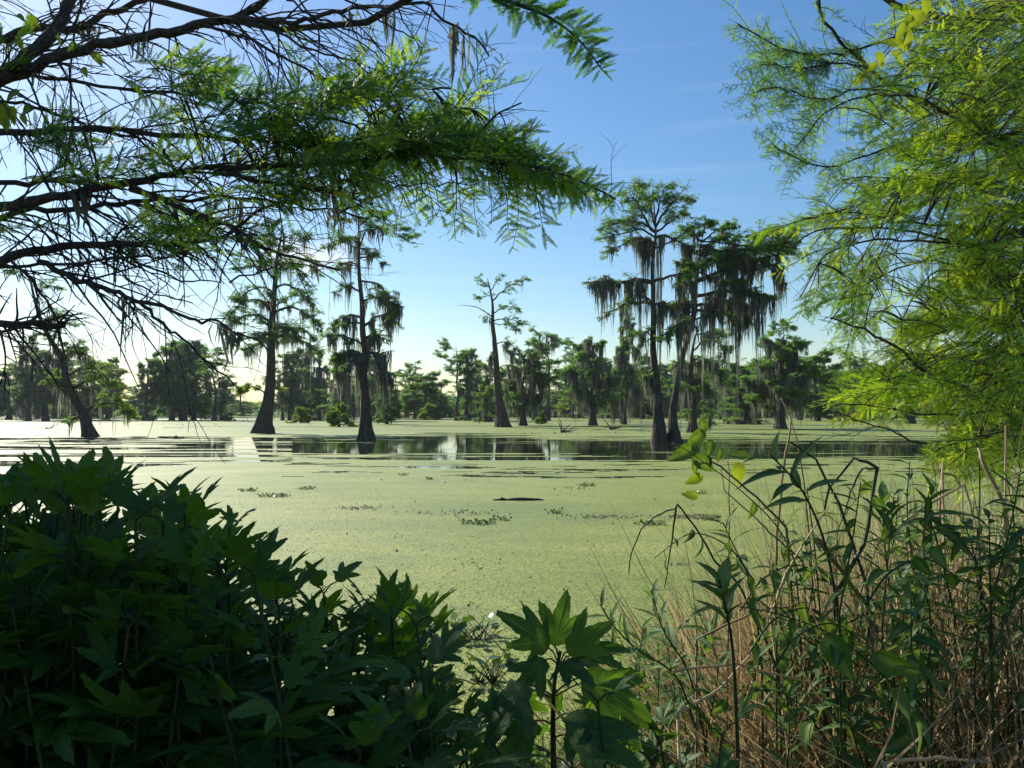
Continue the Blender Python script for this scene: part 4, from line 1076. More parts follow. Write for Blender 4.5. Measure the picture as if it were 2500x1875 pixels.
RM = [  # cx, cy, w, h, twigs, direction
 (2400, 120, 140, 120, 120, (-.8, -.1)), (2420, 300, 120, 110, 110, (-.8, -.1)), (2250, 180, 90, 100, 50, (-.8, -.1)),
 (2260, 330, 100, 90, 48, (-.9, -.1)), (2380, 500, 150, 90, 120, (-.9, -.15)), (2200, 460, 110, 70, 56, (-.9, -.05)),
 (2120, 300, 60, 80, 12, (-.9, -.1)), (2420, 680, 120, 100, 110, (-.8, -.3)), (2340, 640, 120, 80, 60, (-.8, -.4)),
 (2130, 540, 110, 40, 36, (-.95, .0)), (2010, 545, 50, 20, 10, (-.95, .05)), (2100, 640, 80, 50, 30, (-.5, -.8)), (2010, 620, 50, 40, 12, (-.6, -.7)), (1980, 690, 20, 40, 6, (-.4, -.9)),
 (2110, 740, 60, 60, 22, (-.6, -.5)), (2200, 800, 90, 60, 30, (-.8, -.1)), (2220, 700, 20, 70, 8, (-.1, -1)), (2330, 800, 120, 70, 60, (-.8, -.2)),
 (2450, 850, 90, 80, 60, (-.8, -.2)), (2150, 960, 100, 50, 50, (-.85, -.1)), (2270, 930, 100, 60, 50, (-.85, -.2)), (2080, 985, 60, 22, 10, (-.9, -.2)),
 (2400, 970, 110, 70, 60, (-.8, -.2)), (2400, 1080, 110, 50, 50, (-.8, -.3)), (2300, 1100, 60, 30, 18, (-.8, -.35)), (2450, 1150, 60, 40, 14, (-.8, -.3)),
 (2480, 60, 80, 100, 40, (-.8, -.1)), (2480, 420, 60, 120, 40, (-.8, -.1)), (2200, 40, 60, 50, 16, (-.8, -.1)),
]
SHX, SHY = 75, -22
A, D_, L_, N_ = [], [], [], []
for cx, cy, w, h, n, dr in RM:
    n = int(n * .80); SHX = 25 if (cx < 2150 and 500 < cy < 780) else 80
    A.append(blob(rng, cx, cy, w, h, n, 4.4, 6.2)); D_.append(np.stack([np.full(n, dr[0]), rng.normal(0, .45, n), np.full(n, dr[1])], -1) + rng.normal(0, .28, (n, 3)))
    L_.append(rng.uniform(.22, .48, n)); N_.append(norm(np.array([0, -.6, .8]) + rng.normal(0, .4, (n, 3))))
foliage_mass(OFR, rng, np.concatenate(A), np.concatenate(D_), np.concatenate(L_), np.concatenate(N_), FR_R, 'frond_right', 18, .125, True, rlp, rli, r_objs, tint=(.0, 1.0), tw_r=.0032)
# sparse, thin-needled sprays at the upper left fringe of this tree
for ow in (0, 1, 2, 3, 4, 5, 6):
    ln = r_lines[ow][-int(len(r_lines[ow]) * .75):]
    n = 26; p, d = sample_lines(rng, ln[None], n, .0, 1)
    S = grow(rng, p, d + np.stack([rng.normal(-.2, .5, n), rng.normal(0, .4, n), rng.normal(-.1, .75, n)], -1), rng.uniform(.15, .42, n), 7, .12, -.05)
    gt, gf = G(), G(); V, F = tubes(S, np.linspace(.0024, .0012, 7)[None].repeat(n, 0), 3); gt.add(V, F)
    put_fronds(gf, rng, S, FR_R, 20, .072, norm(np.array([0, -.9, .4]) + rng.normal(0, .3, (n, 3))), ang=(50, 85), tint=(.0, .45))
    put_fronds(gf, rng, ln[None], FR_R, 40, .08, np.array([[0, -.9, .3]]), ang=(50, 85), tint=(0, .4))
    part('twigs', gt, M['near_bark'], r_objs[ow], off=OFR, kind='stuff'); part('foliage', gf, M['frond_right'], r_objs[ow], off=OFR, kind='stuff')

# ================================================================== LEAVES
def lobed_leaf(name, lobes, floor, mat, seed, width=.40, saw=.05, droop=.35, fold=.25):
    """palmate leaf, unit length along +Y, veins along each lobe"""
    r_ = np.random.default_rng(seed); c0 = np.array([0, .16])
    ths = []
    for a, l in lobes: ths += list(np.radians(a) + np.array([-.30, -.2, -.12, -.05, 0, .05, .12, .2, .30]))
    ths = np.unique(np.round(np.r_[np.array(ths), np.radians(np.arange(-170, 171, 14))], 4))
    def rad(t):
        v = np.full(len(t), floor)
        for a, l in lobes:
            d = np.abs(t - math.radians(a)); v = np.maximum(v, l * np.exp(-(d / (width * (1.15 - .25 * l))) ** 1.25))
        return v
    rr = rad(ths) * (1 + saw * np.where(np.arange(len(ths)) % 2 == 0, 1, -1) * r_.uniform(.3, 1, len(ths)))
    back = np.abs(ths) > 2.3; rr = np.where(back, np.minimum(rr, .17), rr)
    vein = np.zeros(len(ths)); cd_ = np.full(len(ths), 9.)
    for a, l in lobes: d = np.abs(ths - math.radians(a)); vein = np.maximum(vein, (d < .002) * 1.0); cd_ = np.minimum(cd_, d)
    V = [(c0[0], c0[1], 0)]; vv = [1.0]
    for f in (.45, .8, 1.0):
        for t, q, w, dd in zip(ths, rr, vein, cd_):
            x = c0[0] + math.sin(t) * q * f; y = c0[1] + math.cos(t) * q * f
            z = fold * min(dd, .5) * q * f * .6 - droop * (x * x + (y - .1) ** 2) * .8 + r_.normal(0, .006)
            V.append((x, y, z)); vv.append(w)
    n = len(ths); F3 = [[0, 1 + i, 1 + (i + 1) % n] for i in range(n)]
    F4 = [[1 + k * n + i, 1 + (k + 1) * n + i, 1 + (k + 1) * n + (i + 1) % n, 1 + k * n + (i + 1) % n] for k in range(2) for i in range(n)]
    g = G(); V = np.array(V); g.add(V, F3, .5, vv); g.v, g.a, g.b, g.n = g.v, g.a, g.b, g.n
    g.f.append(np.array(F4)); return g.mesh(name, mat, True)
def blade_leaf(name, w, peak, mat, seed, curl=.25, fold=.5, heart=0.0, saw=.0, n=12):
    r_ = np.random.default_rng(seed); V = []; F = []; vv = []
    for i in range(n + 1):
        s = i / n; hw = w * (s ** peak * (1 - s) ** (1.15)) / ((peak / (peak + 1.15)) ** peak * (1.15 / (peak + 1.15)) ** 1.15) + .003
        hw *= 1 + saw * (1 if i % 2 else -1); y = s; z = -curl * s * s + r_.normal(0, .004); tw = r_.normal(0, .03)
        for x, v in ((-1, 0), (-.5, .05), (0, 1), (.5, .05), (1, 0)):
            V.append((x * hw, y - heart * abs(x) * (1 - s) * w, z + fold * abs(x) * hw * .6 + tw * x * hw)); vv.append(v)
    for i in range(n):
        for j in range(4): a = i * 5 + j; F.append([a, a + 1, a + 6, a + 5])
    g = G(); g.add(V, F, .5, vv); return g.mesh(name, mat, True)
LV = {}
LV['rag'] = [lobed_leaf('leaf', [(0, .84), (36, .62), (-40, .68), (82, .36), (-78, .40)], .15, M['ragweed'], 1, width=.40, droop=.5),
             lobed_leaf('leaf', [(2, .84), (31, .58), (-33, .64)], .17, M['ragweed'], 31, width=.46, droop=.15, fold=.5),
             lobed_leaf('leaf', [(0, .84), (34, .64), (-36, .60)], .14, M['ragweed'], 2, width=.40, droop=.5),
             lobed_leaf('leaf', [(4, .84), (44, .70), (-32, .66), (86, .45)], .15, M['ragweed'], 3, width=.38, droop=.2),
             lobed_leaf('leaf', [(0, .84), (40, .55), (-40, .6), (-84, .36)], .18, M['ragweed'], 4, width=.44, droop=.7, fold=.4)]
LV['wide'] = [lobed_leaf('leaf', [(0, .84), (40, .66), (-42, .70)], .20, M['ragweed'], 51, width=.50, saw=.06, droop=.25, fold=.45), lobed_leaf('leaf', [(2, .84), (36, .64), (-36, .62), (84, .46), (-80, .42)], .20, M['ragweed'], 52, width=.46, saw=.06, droop=.45, fold=.4),
              lobed_leaf('leaf', [(0, .84), (44, .5), (-30, .58)], .22, M['ragweed'], 53, width=.52, saw=.06, droop=.6, fold=.5)]
LV['lance'] = [blade_leaf('leaf', .095, .8, M['lance'], 5, .25), blade_leaf('leaf', .085, .7, M['lance'], 6, .5), blade_leaf('leaf', .11, .9, M['lance'], 7, .1)]
LV['broad'] = [blade_leaf('leaf', .17, .8, M['lance'], 8, .3, saw=.03), blade_leaf('leaf', .15, .9, M['lance'], 9, .6, saw=.03)]
LV['ovate'] = [blade_leaf('leaf', .28, .55, M['ovate'], 10, .3, heart=.35, fold=.8), blade_leaf('leaf', .22, .6, M['ovate'], 11, .6, heart=.2, fold=.9), blade_leaf('leaf', .31, .5, M['ovate'], 12, .2, heart=.45, fold=.6)]
LV['yellow'] = [blade_leaf('leaf', .30, .6, M['yellow_leaf'], 13, .3, heart=.3), blade_leaf('leaf', .2, .7, M['yellow_leaf'], 14, .3)]

def put_leaf(parent, me, base, d, nrm, size, off):
    d = Vector(d).normalized(); z = Vector(nrm); x = d.cross(z)
    if x.length < 1e-4: x = d.orthogonal()
    x.normalize(); z = x.cross(d)
    m = Matrix((x, d, z)).transposed().to_4x4() @ Matrix.Scale(size, 4)
    m.translation = Vector(base) - Vector(off)
    o = obj('leaf', me, parent); o.matrix_local = m
    return o
def stem_mesh(g, line, r0, r1, k=6):
    V, F = tubes(np.asarray(line)[None], np.linspace(r0, r1, len(line))[None], k); g.add(V, F, .4)
CAMV = np.array([0, 0, CAM_H])
def gz(x, y): return float(bank_z(np.array([x]), np.array([y]))[0])

def ragweed(rng, base, tip, label, group=None, nodes=7, size=.17, t0=.3, sp=1.0):
    """stalk with pairs of long-stalked lobed leaves, each pair turned a quarter from the last"""
    base = np.array(base, float); tip = np.array(tip, float)
    mid = (base + tip) / 2 + rng.normal(0, .06, 3) * [1, 1, 0]
    line = smooth_line([base - [0, 0, .1], mid, tip], 12)
    t = thing('ragweed', base, label, 'plant', group); g = G(); stem_mesh(g, line, .006, .0035)
    a0 = rng.random() * 3.14; jobs = []
    for i in range(nodes):
        u = t0 + (1 - t0) * (i + .3) / (nodes - .7 + 1e-6); u = min(u, 1); k = u * 11; q = line[int(min(k, 10))] * (1 - (k - int(min(k, 10)))) + line[int(min(k, 10)) + 1] * (k - int(min(k, 10)))
        for s in (0, math.pi):
            az = a0 + i * 1.57 + s + rng.normal(0, .3); el = math.radians(-22 + 80 * max(0, u - .35) / .65 + rng.normal(0, 9))
            h = np.array([math.cos(az), math.sin(az), 0.]); d = h * math.cos(el) + UPV * math.sin(el)
            pl = rng.uniform(.05, .10) * (1.15 - .5 * u); pt = q + (h * .8 + UPV * .55) * pl
            stem_mesh(g, [q, (q + pt) / 2 + UPV * .008, pt], .0028, .002, 4)
            nn = UPV * math.cos(el) - h * math.sin(el) + rng.normal(0, .38, 3)
            jobs.append((pt, d, nn, size * (1.1 - .45 * max(0, u - .55) / .45) * rng.uniform(.75, 1.15)))
    part('stem', g, M['stem'], t, True, off=base)
    for pt, d, nn, s in jobs: put_leaf(t, (LV['rag'] + LV['wide'][:2])[rng.integers(0, 7)], pt, d, nn, s, base)
    return t

# ================================================================== BANK PLANTS
rng = np.random.default_rng(1200)
TOPX = [-400, 0, 120, 300, 450, 540, 600, 660, 800, 860, 960, 1060, 1110, 1200, 1300]
TOPY = [1150, 1190, 1200, 1215, 1245, 1310, 1360, 1440, 1475, 1500, 1490, 1520, 1650, 1790, 1850]
RG = 'ragweed plants of the shaded thicket at the lower left'
def rag_at(px, py, d, label, group=None, **kw):
    tip = P(px, py, d); b = np.array([tip[0] + rng.normal(0, .10), tip[1] + rng.normal(0, .10), 0]); b[2] = gz(b[0], b[1])
    return ragweed(rng, b, tip, label, group, **kw)
for px, py, d, lab in [
    (290, 1195, 2.4, 'ragweed whose pointed leaves stand highest against the open water at the left'),
    (60, 1215, 2.3, 'tall ragweed at the left edge of the photo under the leaning tree'),
    (210, 1200, 2.7, 'ragweed just left of the highest leaves of the left thicket'),
    (460, 1250, 2.5, 'ragweed with a light green upright leaf at the right shoulder of the left thicket'),
    (560, 1300, 2.4, 'ragweed with dark leaves sloping down beside the floating hyacinth trio'),
    (680, 1410, 2.5, 'ragweed with narrow upright lobes on the downhill side of the left thicket'),
    (790, 1450, 2.4, 'ragweed with long leaves spread towards the duckweed, above the bright low leaves'),
    (925, 1490, 2.4, 'ragweed with three upright pointed lobes left of the nearest hyacinth'),
    (1010, 1520, 2.6, 'ragweed leaning right at the lower end of the left thicket')]:
    rag_at(px, py, d, lab, nodes=8, size=.175, t0=.35)
for k in range(185):
    px = rng.uniform(-380, 1060) if k < 150 else rng.uniform(-60, 560); d = rng.uniform(1.7, 3.3)
    py = np.interp(px, TOPX, TOPY) + 20 + 380 * rng.random() ** 1.5
    tip = P(px, py, d)
    if tip[2] - gz(tip[0], tip[1]) < .25: continue
    rag_at(px, py, d, 'dark ragweed of the left thicket, ' + ('at the left edge' if px < 250 else 'under its highest leaves' if px < 500 else 'in the middle of its slope' if px < 800 else 'at its right end') + (', near the lens' if d < 2.3 else ', at the back' if d > 2.8 else ''), RG, nodes=int(rng.integers(8, 12)), size=rng.uniform(.15, .21), t0=.1)
# ---- middle ragweed, leaf by leaf
base = P(1352, 1880, 2.35); base[2] = gz(base[0], base[1])
t = thing('ragweed', base, 'young ragweed alone in the middle with lobed leaves dark against the duckweed', 'plant')
D0 = 2.35; g = G(); st = traced([(1352, 1885), (1350, 1780), (1352, 1680), (1362, 1620), (1368, 1590)], D0, D0, 12); stem_mesh(g, st, .010, .005)
def pxleaf(t, g, a, b, c, me, off, d=(D0, D0, D0), nrm=(0, -.75, .65), w=1.0):
    """petiole from pixel a to b, blade from b to the tip at c"""
    A, B, Cc = P(*a, d[0]), P(*b, d[1]), P(*c, d[2]); stem_mesh(g, [A, (A + B) / 2 + UPV * .008, B], .003, .0024, 4)
    return put_leaf(t, me, B, Cc - B, nrm, np.linalg.norm(Cc - B) * w, off)
for a, b, c, k, dd, nn in [
    ((1362, 1615), (1338, 1580), (1240, 1500), 1, (2.35, 2.32, 2.25), (.2, -.8, .5)),
    ((1364, 1605), (1352, 1575), (1385, 1448), 0, (2.35, 2.36, 2.38), (0, -.95, .2)),
    ((1370, 1612), (1385, 1590), (1485, 1520), 0, (2.35, 2.33, 2.28), (-.1, -.8, .5)),
    ((1370, 1620), (1395, 1600), (1540, 1555), 1, (2.35, 2.38, 2.45), (0, -.5, .8)),
    ((1360, 1620), (1330, 1610), (1255, 1690), 3, (2.35, 2.28, 2.2), (.2, -.6, .8)),
    ((1366, 1622), (1372, 1618), (1440, 1640), 1, (2.35, 2.28, 2.15), (0, -.6, .8)),
    ((1356, 1690), (1420, 1652), (1610, 1765), 3, (2.35, 2.30, 2.28), (.3, -.75, .6)),
    ((1354, 1700), (1450, 1660), (1540, 1760), 1, (2.35, 2.45, 2.5), (.2, -.85, .5)),
    ((1352, 1700), (1280, 1670), (1180, 1815), 3, (2.35, 2.2, 2.05), (-.4, -.6, .7)),
    ((1352, 1705), (1262, 1680), (1300, 1800), 1, (2.35, 2.35, 2.4), (-.1, -.9, .3)),
    ((1352, 1760), (1400, 1740), (1500, 1840), 0, (2.35, 2.2, 2.0), (0, -.5, .85)),
    ((1352, 1770), (1300, 1760), (1215, 1850), 2, (2.35, 2.2, 2.05), (0, -.5, .85)),
    ((1352, 1800), (1400, 1800), (1560, 1850), 3, (2.35, 2.1, 1.95), (0, -.4, .9))]:
    pxleaf(t, g, a, b, c, LV['wide'][k % 3], base, dd, nn, 1.06)
part('stem', g, M['stem'], t, True, off=base)

for k in range(22):
    px = rng.uniform(1000, 1800); d = rng.uniform(1.9, 2.8); py = rng.uniform(1700, 1850) + (40 if px > 1500 else 0)
    rag_at(px, py, d, 'low ragweed seedling at the bottom of the photo, ' + ('left of the young middle one' if px < 1300 else 'right of the young middle one'), 'low ragweed seedlings along the bottom edge', nodes=5, size=rng.uniform(.12, .17), t0=.2)

# ---- plants with narrow leaves
def lance_plant(px, d, label, n=12, size=.12, kind='lance', group=None, t0=.35, el=35, leafspread=1.0, r=.004, name='willow_weed'):
    ln = traced(px, d[0], d[1], 14); b = ln[0].copy()
    zb = gz(b[0], b[1])
    if b[2] > zb: ln = np.vstack([[b[0], b[1], zb - .05], ln]); b = ln[0].copy()
    t = thing(name, b, label, 'plant', group); g = G(); stem_mesh(g, ln, r, r * .5); m = len(ln)
    for i in range(n):
        u = t0 + (1 - t0) * (i + .5) / n; k = u * (m - 1.01); q = ln[int(k)] * (1 - (k - int(k))) + ln[int(k) + 1] * (k - int(k))
        ax = norm(ln[int(k) + 1] - ln[int(k)]); az = i * 2.4 + rng.normal(0, .3)
        s1 = norm(np.cross(ax, [.1, 1, .05])); s2 = np.cross(ax, s1); h = s1 * math.cos(az) + s2 * math.sin(az) * .8
        e = math.radians(el + 30 * (u - .5) + rng.normal(0, 10)); dr = h * math.cos(e) + ax * math.sin(e)
        put_leaf(t, LV[kind][rng.integers(0, len(LV[kind]))], q, dr, ax * math.cos(e) - h * math.sin(e) + rng.normal(0, .2, 3) + [0, 0, .3], size * rng.uniform(.7, 1.15) * (1 - .25 * (u > .92)), b)
    part('stem', g, M['stem'], t, True, off=b)
    return t
lance_plant([(1700, 1780), (1650, 1650), (1560, 1590), (1500, 1530), (1466, 1475)], (2.5, 2.45), 'narrow leaved weed with a curved stem and star of leaves right of the middle ragweed', 16, .10, t0=.45)
lance_plant([(1720, 1800), (1680, 1640), (1620, 1540), (1590, 1440)], (2.6, 2.6), 'upright narrow leaved weed with long drooping leaves behind the curved stem', 18, .12, t0=.3, el=15)
lance_plant([(1800, 1800), (1790, 1600), (1775, 1500), (1755, 1415)], (2.2, 2.2), 'dark weed with a whorl of thick pointed leaves in front of the straw', 11, .12, 'broad', t0=.72, el=38, r=.006)
lance_plant([(1860, 1600), (1830, 1420), (1790, 1330), (1765, 1275)], (2.7, 2.7), 'tall weed with long arching leaves left of the straw thicket', 14, .12, t0=.5, el=15)
lance_plant([(2060, 1600), (2020, 1350), (1960, 1200), (1880, 1110)], (2.3, 2.2), 'dark five leaved shoot rising highest beside the two pale stalks', 9, .13, 'broad', t0=.72, el=25, r=.005)
lance_plant([(2180, 1500), (2160, 1330), (2155, 1225)], (2.7, 2.7), 'light green upright leaf shoot right of the bent reed frame', 8, .12, 'broad', t0=.75, el=60)
lance_plant([(2330, 1500), (2290, 1330), (2260, 1240)], (2.5, 2.5), 'weed with one broad leaf bent over like a hood', 12, .14, 'broad', t0=.6, el=5)
lance_plant([(2420, 1600), (2390, 1400), (2350, 1260)], (2.6, 2.6), 'broad leaved weed below the low feathery branch at the right', 12, .14, 'broad', t0=.5, el=5)
lance_plant([(2010, 1600), (1990, 1350), (1970, 1190)], (2.9, 2.9), 'weed with hanging leaves under the bent olive stalk', 14, .12, t0=.5, el=-10)
lance_plant([(990, 1780), (1010, 1640), (1050, 1560)], (2.9, 2.9), 'thin weed with long leaves arching over the duckweed beside the left thicket', 12, .12, t0=.4, el=10)
for k in range(34):
    px = rng.choice([rng.uniform(1430, 1760), rng.uniform(1900, 2480), rng.uniform(930, 1250)], p=[.5, .35, .15]); d = rng.uniform(2.6, 4.2)
    py = (1480 + 160 * rng.random() if px < 1800 and px > 1300 else 1660 + 100 * rng.random() if px < 1300 else 1290 + 300 * rng.random())
    lance_plant([(px + rng.normal(0, 20), py + 300), (px + rng.normal(0, 15), py + 130), (px + rng.normal(0, 25), py)], (d, d), 'narrow leaved green weed ' + ('between the middle ragweed and the straw' if 1300 < px < 1800 else 'left of the middle ragweed' if px < 1300 else 'among the straw and vines at the right'), 16, rng.uniform(.09, .13), group='narrow leaved weeds along the bank', t0=.15, el=rng.uniform(10, 45), r=.003)

for k in range(70):
    px = rng.uniform(1830, 2540) if k < 42 else rng.uniform(2050, 2540); d = rng.uniform(2.1, 3.6); py = (rng.uniform(1260, 1700) if k < 42 else rng.uniform(1170, 1450)) - (60 if px > 2150 else 0)
    lance_plant([(px + rng.normal(0, 30), py + 320), (px + rng.normal(0, 25), py + 130), (px + rng.normal(0, 30), py)], (d, d), 'broad leaved dark weed in the right thicket, ' + ('towards its left side' if px < 2050 else 'in its middle' if px < 2300 else 'at the right edge'), 22, rng.uniform(.07, .115), 'lance' if k % 2 else 'broad', 'broad leaved weeds of the right thicket', t0=.1, el=rng.uniform(-15, 35), r=.003)

# ---- twining vines with rounded leaves
def vine(px, d, label, n=10, size=.075, group=None, kind='ovate', spec=None, r=.003):
    ln = traced(px, d[0], d[1], 20); b = ln[0].copy(); t = thing('vine', b, label, 'vine', group); g = G(); stem_mesh(g, ln, r, r * .5)
    for i in range(n):
        u = (i + .5) / n; k = u * 18.9; q = ln[int(k)]
        dr = np.array([rng.normal(0, .6), rng.normal(-.1, .4), -.5 - .5 * rng.random()]); dr = norm(dr); pt = q + norm(rng.normal(0, 1, 3)) * .03
        stem_mesh(g, [q, (q + pt) / 2, pt], .0014, .001, 3)
        put_leaf(t, LV[kind][rng.integers(0, len(LV[kind]))], pt, dr, norm(np.array([rng.normal(0, .8), rng.normal(-.5, .6), rng.uniform(.0, 1.0)])), size * rng.uniform(.65, 1.25), b)
    for a, c, kk, s in (spec or []):
        A, Cc = P(*a, d[1]), P(*c, d[1]); put_leaf(t, LV[kk][0], A, Cc - A, (.1, -1, .2), np.linalg.norm(Cc - A) * s, b)
    part('stem', g, M['stem'], t, True, off=b)
    return t
vine([(1960, 1420), (1900, 1290), (1800, 1190), (1720, 1130), (1660, 1090), (1640, 1100)], (2.9, 2.9), 'vine reaching left over the duckweed with one yellow heart shaped leaf', 3, .06,
     spec=[((1715, 1055), (1680, 1092), 'ovate', 1.15), ((1712, 1025), (1723, 1065), 'ovate', 1.1), ((1735, 1078), (1729, 1118), 'ovate', 1.1), ((1758, 1095), (1755, 1128), 'ovate', 1.1), ((1690, 1095), (1640, 1120), 'ovate', 1.2),
           ((1695, 1120), (1745, 1145), 'ovate', 1.2), ((1800, 1132), (1806, 1182), 'yellow', 1.15), ((1712, 1162), (1676, 1180), 'yellow', 1.1), ((1702, 1212), (1668, 1205), 'yellow', 1.1), ((1822, 1112), (1785, 1110), 'ovate', 1.1), ((1695, 1125), (1700, 1160), 'ovate', 1.0)])
vine([(2300, 1900), (2200, 1700), (2050, 1560), (1900, 1500), (1800, 1480)], (2.1, 2.0), 'vine with a few big dark rounded leaves hanging before the straw', 9, .10)
VG = 'vines tangled through the right thicket'
for k in range(30):
    x = rng.uniform(1780, 2560); y = rng.uniform(1260, 1750); d = rng.uniform(1.9, 3.3); s = rng.choice([-1, 1])
    vine([(x, y + 90), (x + 60 * s, y + 10), (x + 150 * s, y - 20), (x + 240 * s, y + 40)], (d, d + .2), 'dark rounded leaved vine in the right thicket, ' + ('towards its left side' if x < 2050 else 'in its middle' if x < 2300 else 'at the right edge') + (', high up' if y < 1450 else ', low down'), 7, rng.uniform(.05, .078), VG)
vine([(-60, 300), (10, 250), (60, 240), (100, 300)], (3.6, 3.6), 'vine with a cluster of yellow green leaves at the left edge among the limbs', 4, .07, spec=[((10, 255), (5, 310), 'yellow', 1.1), ((28, 262), (30, 300), 'yellow', 1.1), ((55, 280), (62, 305), 'yellow', 1.0), ((18, 292), (14, 320), 'yellow', 1.)])
vine([(-40, 20), (40, 40), (110, 80), (220, 130)], (3.8, 3.8), 'yellow green vine leaves between the thick limbs at the upper left', 5, .06, spec=[((70, 40), (92, 60), 'yellow', 1.1), ((45, 95), (52, 118), 'yellow', 1.2), ((232, 130), (245, 155), 'yellow', 1.2), ((205, 165), (210, 188), 'yellow', 1.)])
vine([(2290, -30), (2250, 40), (2200, 90), (2150, 150), (2100, 190)], (4.3, 4.2), 'vine with bright yellow leaves twined in the top of the feathery tree', 6, .07, kind='yellow', r=.003,
     spec=[((2260, 0), (2262, 38), 'yellow', 1.1), ((2250, 30), (2225, 70), 'yellow', 1.1), ((2210, 60), (2190, 100), 'yellow', 1.), ((2215, 80), (2220, 120), 'yellow', 1.1), ((2190, 110), (2150, 95), 'yellow', 1.), ((2180, 130), (2210, 150), 'yellow', 1.1), ((2140, 155), (2120, 175), 'yellow', 1.1), ((2105, 180), (2090, 205), 'yellow', 1.2), ((2140, 130), (2160, 160), 'yellow', 1.2), ((2230, 45), (2200, 55), 'yellow', 1.)])

# ---- bent dry reeds, one by one
def reed(px, d, label, w=3.2, mat='straw', tip=.5):
    ln = np.array([P(x, y, d + (.15 * i / len(px))) for i, (x, y) in enumerate(px)])
    pts = []
    for i in range(len(ln) - 1):
        for u in np.linspace(0, 1, 4, endpoint=False): pts.append(ln[i] * (1 - u) + ln[i + 1] * u)
    pts.append(ln[-1]); pts = np.array(pts); pts[1:-1] += rng.normal(0, .0015, (len(pts) - 2, 3))
    zb = gz(pts[0][0], pts[0][1])
    if pts[0][2] > zb + .02 and px[0][1] > px[-1][1] - 40: pts = np.vstack([[pts[0][0] + rng.normal(0, .05), pts[0][1], zb - .03], pts])
    s = d / FPX; g = G(); V, F = tubes(pts[None], (np.linspace(w / 2 * s * 1.15, w / 2 * s * tip, len(pts)))[None], 5); g.add(V, F, rng.uniform(.2, .8))
    me = g.mesh('dry_reed', M[mat], True, off=pts[0]); o = obj('dry_reed', me, None, tuple(pts[0])); tag(o, label, 'reed'); return o
reed([(1900, 1640), (1850, 1520), (1800, 1420), (1745, 1370), (1700, 1290), (1655, 1230), (1650, 1242), (1605, 1256), (1565, 1290), (1540, 1350), (1535, 1398)], 2.6, 'dark bent reed whose tip droops left in a long hook over the duckweed', 6, 'stem')
reed([(1650, 1240), (1640, 1320), (1622, 1435)], 2.6, 'straight dangling reed leaf hanging from the bend of the hooked reed', 5, 'stem')
reed([(1892, 1500), (1897, 1300), (1915, 1130), (1932, 1030), (1925, 1015), (1907, 972)], 2.9, 'pale dry stalk standing tallest over the water band with a knotted joint', 7)
reed([(1990, 1480), (1965, 1200), (1948, 1080), (1930, 1025)], 2.9, 'second pale stalk crossing behind the tallest one', 5)
reed([(2120, 1560), (2120, 1440), (2050, 1230), (1990, 1120), (1925, 1078)], 2.8, 'olive bent stalk arching down to the right of the pale stalks', 9, 'stem')
reed([(1920, 1290), (1850, 1215), (1760, 1140), (1690, 1105), (1640, 1080)], 2.85, 'long brown stalk slanting up left to the vine leaves', 6)
reed([(2040, 1450), (2110, 1330), (2143, 1142), (2085, 1118), (2025, 1190), (2010, 1260)], 2.8, 'reed bent twice into an open frame above the thicket', 10, 'stem')
reed([(2141, 1143), (2105, 1142), (2075, 1200), (2060, 1260)], 2.85, 'thin inner reed of the bent frame', 6, 'stem')
reed([(2290, 1480), (2296, 1200), (2302, 1125)], 3.0, 'short pale broken stalk right of the hooded leaf', 8)
reed([(2300, 1155), (2330, 1160), (2345, 1186)], 3.0, 'pale leaf blade bent off the short broken stalk', 6)
reed([(2140, 1330), (2250, 1240), (2355, 1184), (2400, 1340), (2430, 1460)], 2.9, 'pale reed folded to a peak under the feathery branch', 8)
reed([(2470, 1460), (2450, 1230), (2395, 1120), (2388, 1095)], 3.0, 'brown stalk leaning left at the right edge of the thicket', 13)
reed([(2455, 1480), (2455, 1250), (2455, 1040)], 3.1, 'upright dark stalk near the right edge', 8)
reed([(2395, 1480), (2391, 1300), (2390, 1110)], 3.2, 'upright olive stalk under the feathery branches', 7, 'stem')
reed([(2350, 1480), (2350, 1300), (2350, 1165)], 3.2, 'thin upright stalk behind the folded reed', 6)
reed([(2420, 1400), (2460, 1240), (2480, 1180)], 3.1, 'pale stalk leaning right beside the upright dark one', 8)
reed([(1780, 1420), (1780, 1200), (1779, 1105)], 3.0, 'thin vertical twig beside the yellow heart shaped leaf', 3.5, 'stem')
reed([(1960, 1370), (1880, 1300), (1840, 1260), (1770, 1200), (1760, 1140)], 2.9, 'drooping brown blade beneath the vine leaves', 5)
reed([(1700, 1560), (1850, 1490), (1930, 1480)], 2.5, 'fallen pale straw lying across the thicket at mid height', 6)
reed([(2130, 1540), (2400, 1550), (2500, 1545)], 2.7, 'dark fallen stalk lying level across the right thicket', 10)
reed([(1655, 1740), (1760, 1680), (1830, 1600)], 2.3, 'pale fallen stalk slanting up at the left of the straw thicket', 8)
reed([(1640, 1640), (1800, 1620), (1950, 1660), (2080, 1680)], 2.2, 'long thin straw bent across the lower thicket', 6)
reed([(1880, 1500), (1920, 1400), (1960, 1330), (2020, 1240)], 2.7, 'reed slanting right through the top of the straw', 7)
reed([(2000, 1320), (2060, 1400), (2130, 1500)], 2.6, 'pale broken blade pointing down right', 12)
reed([(2160, 1860), (2290, 1850), (2420, 1862)], 1.9, 'pale fallen stalk at the bottom edge of the photo', 10)
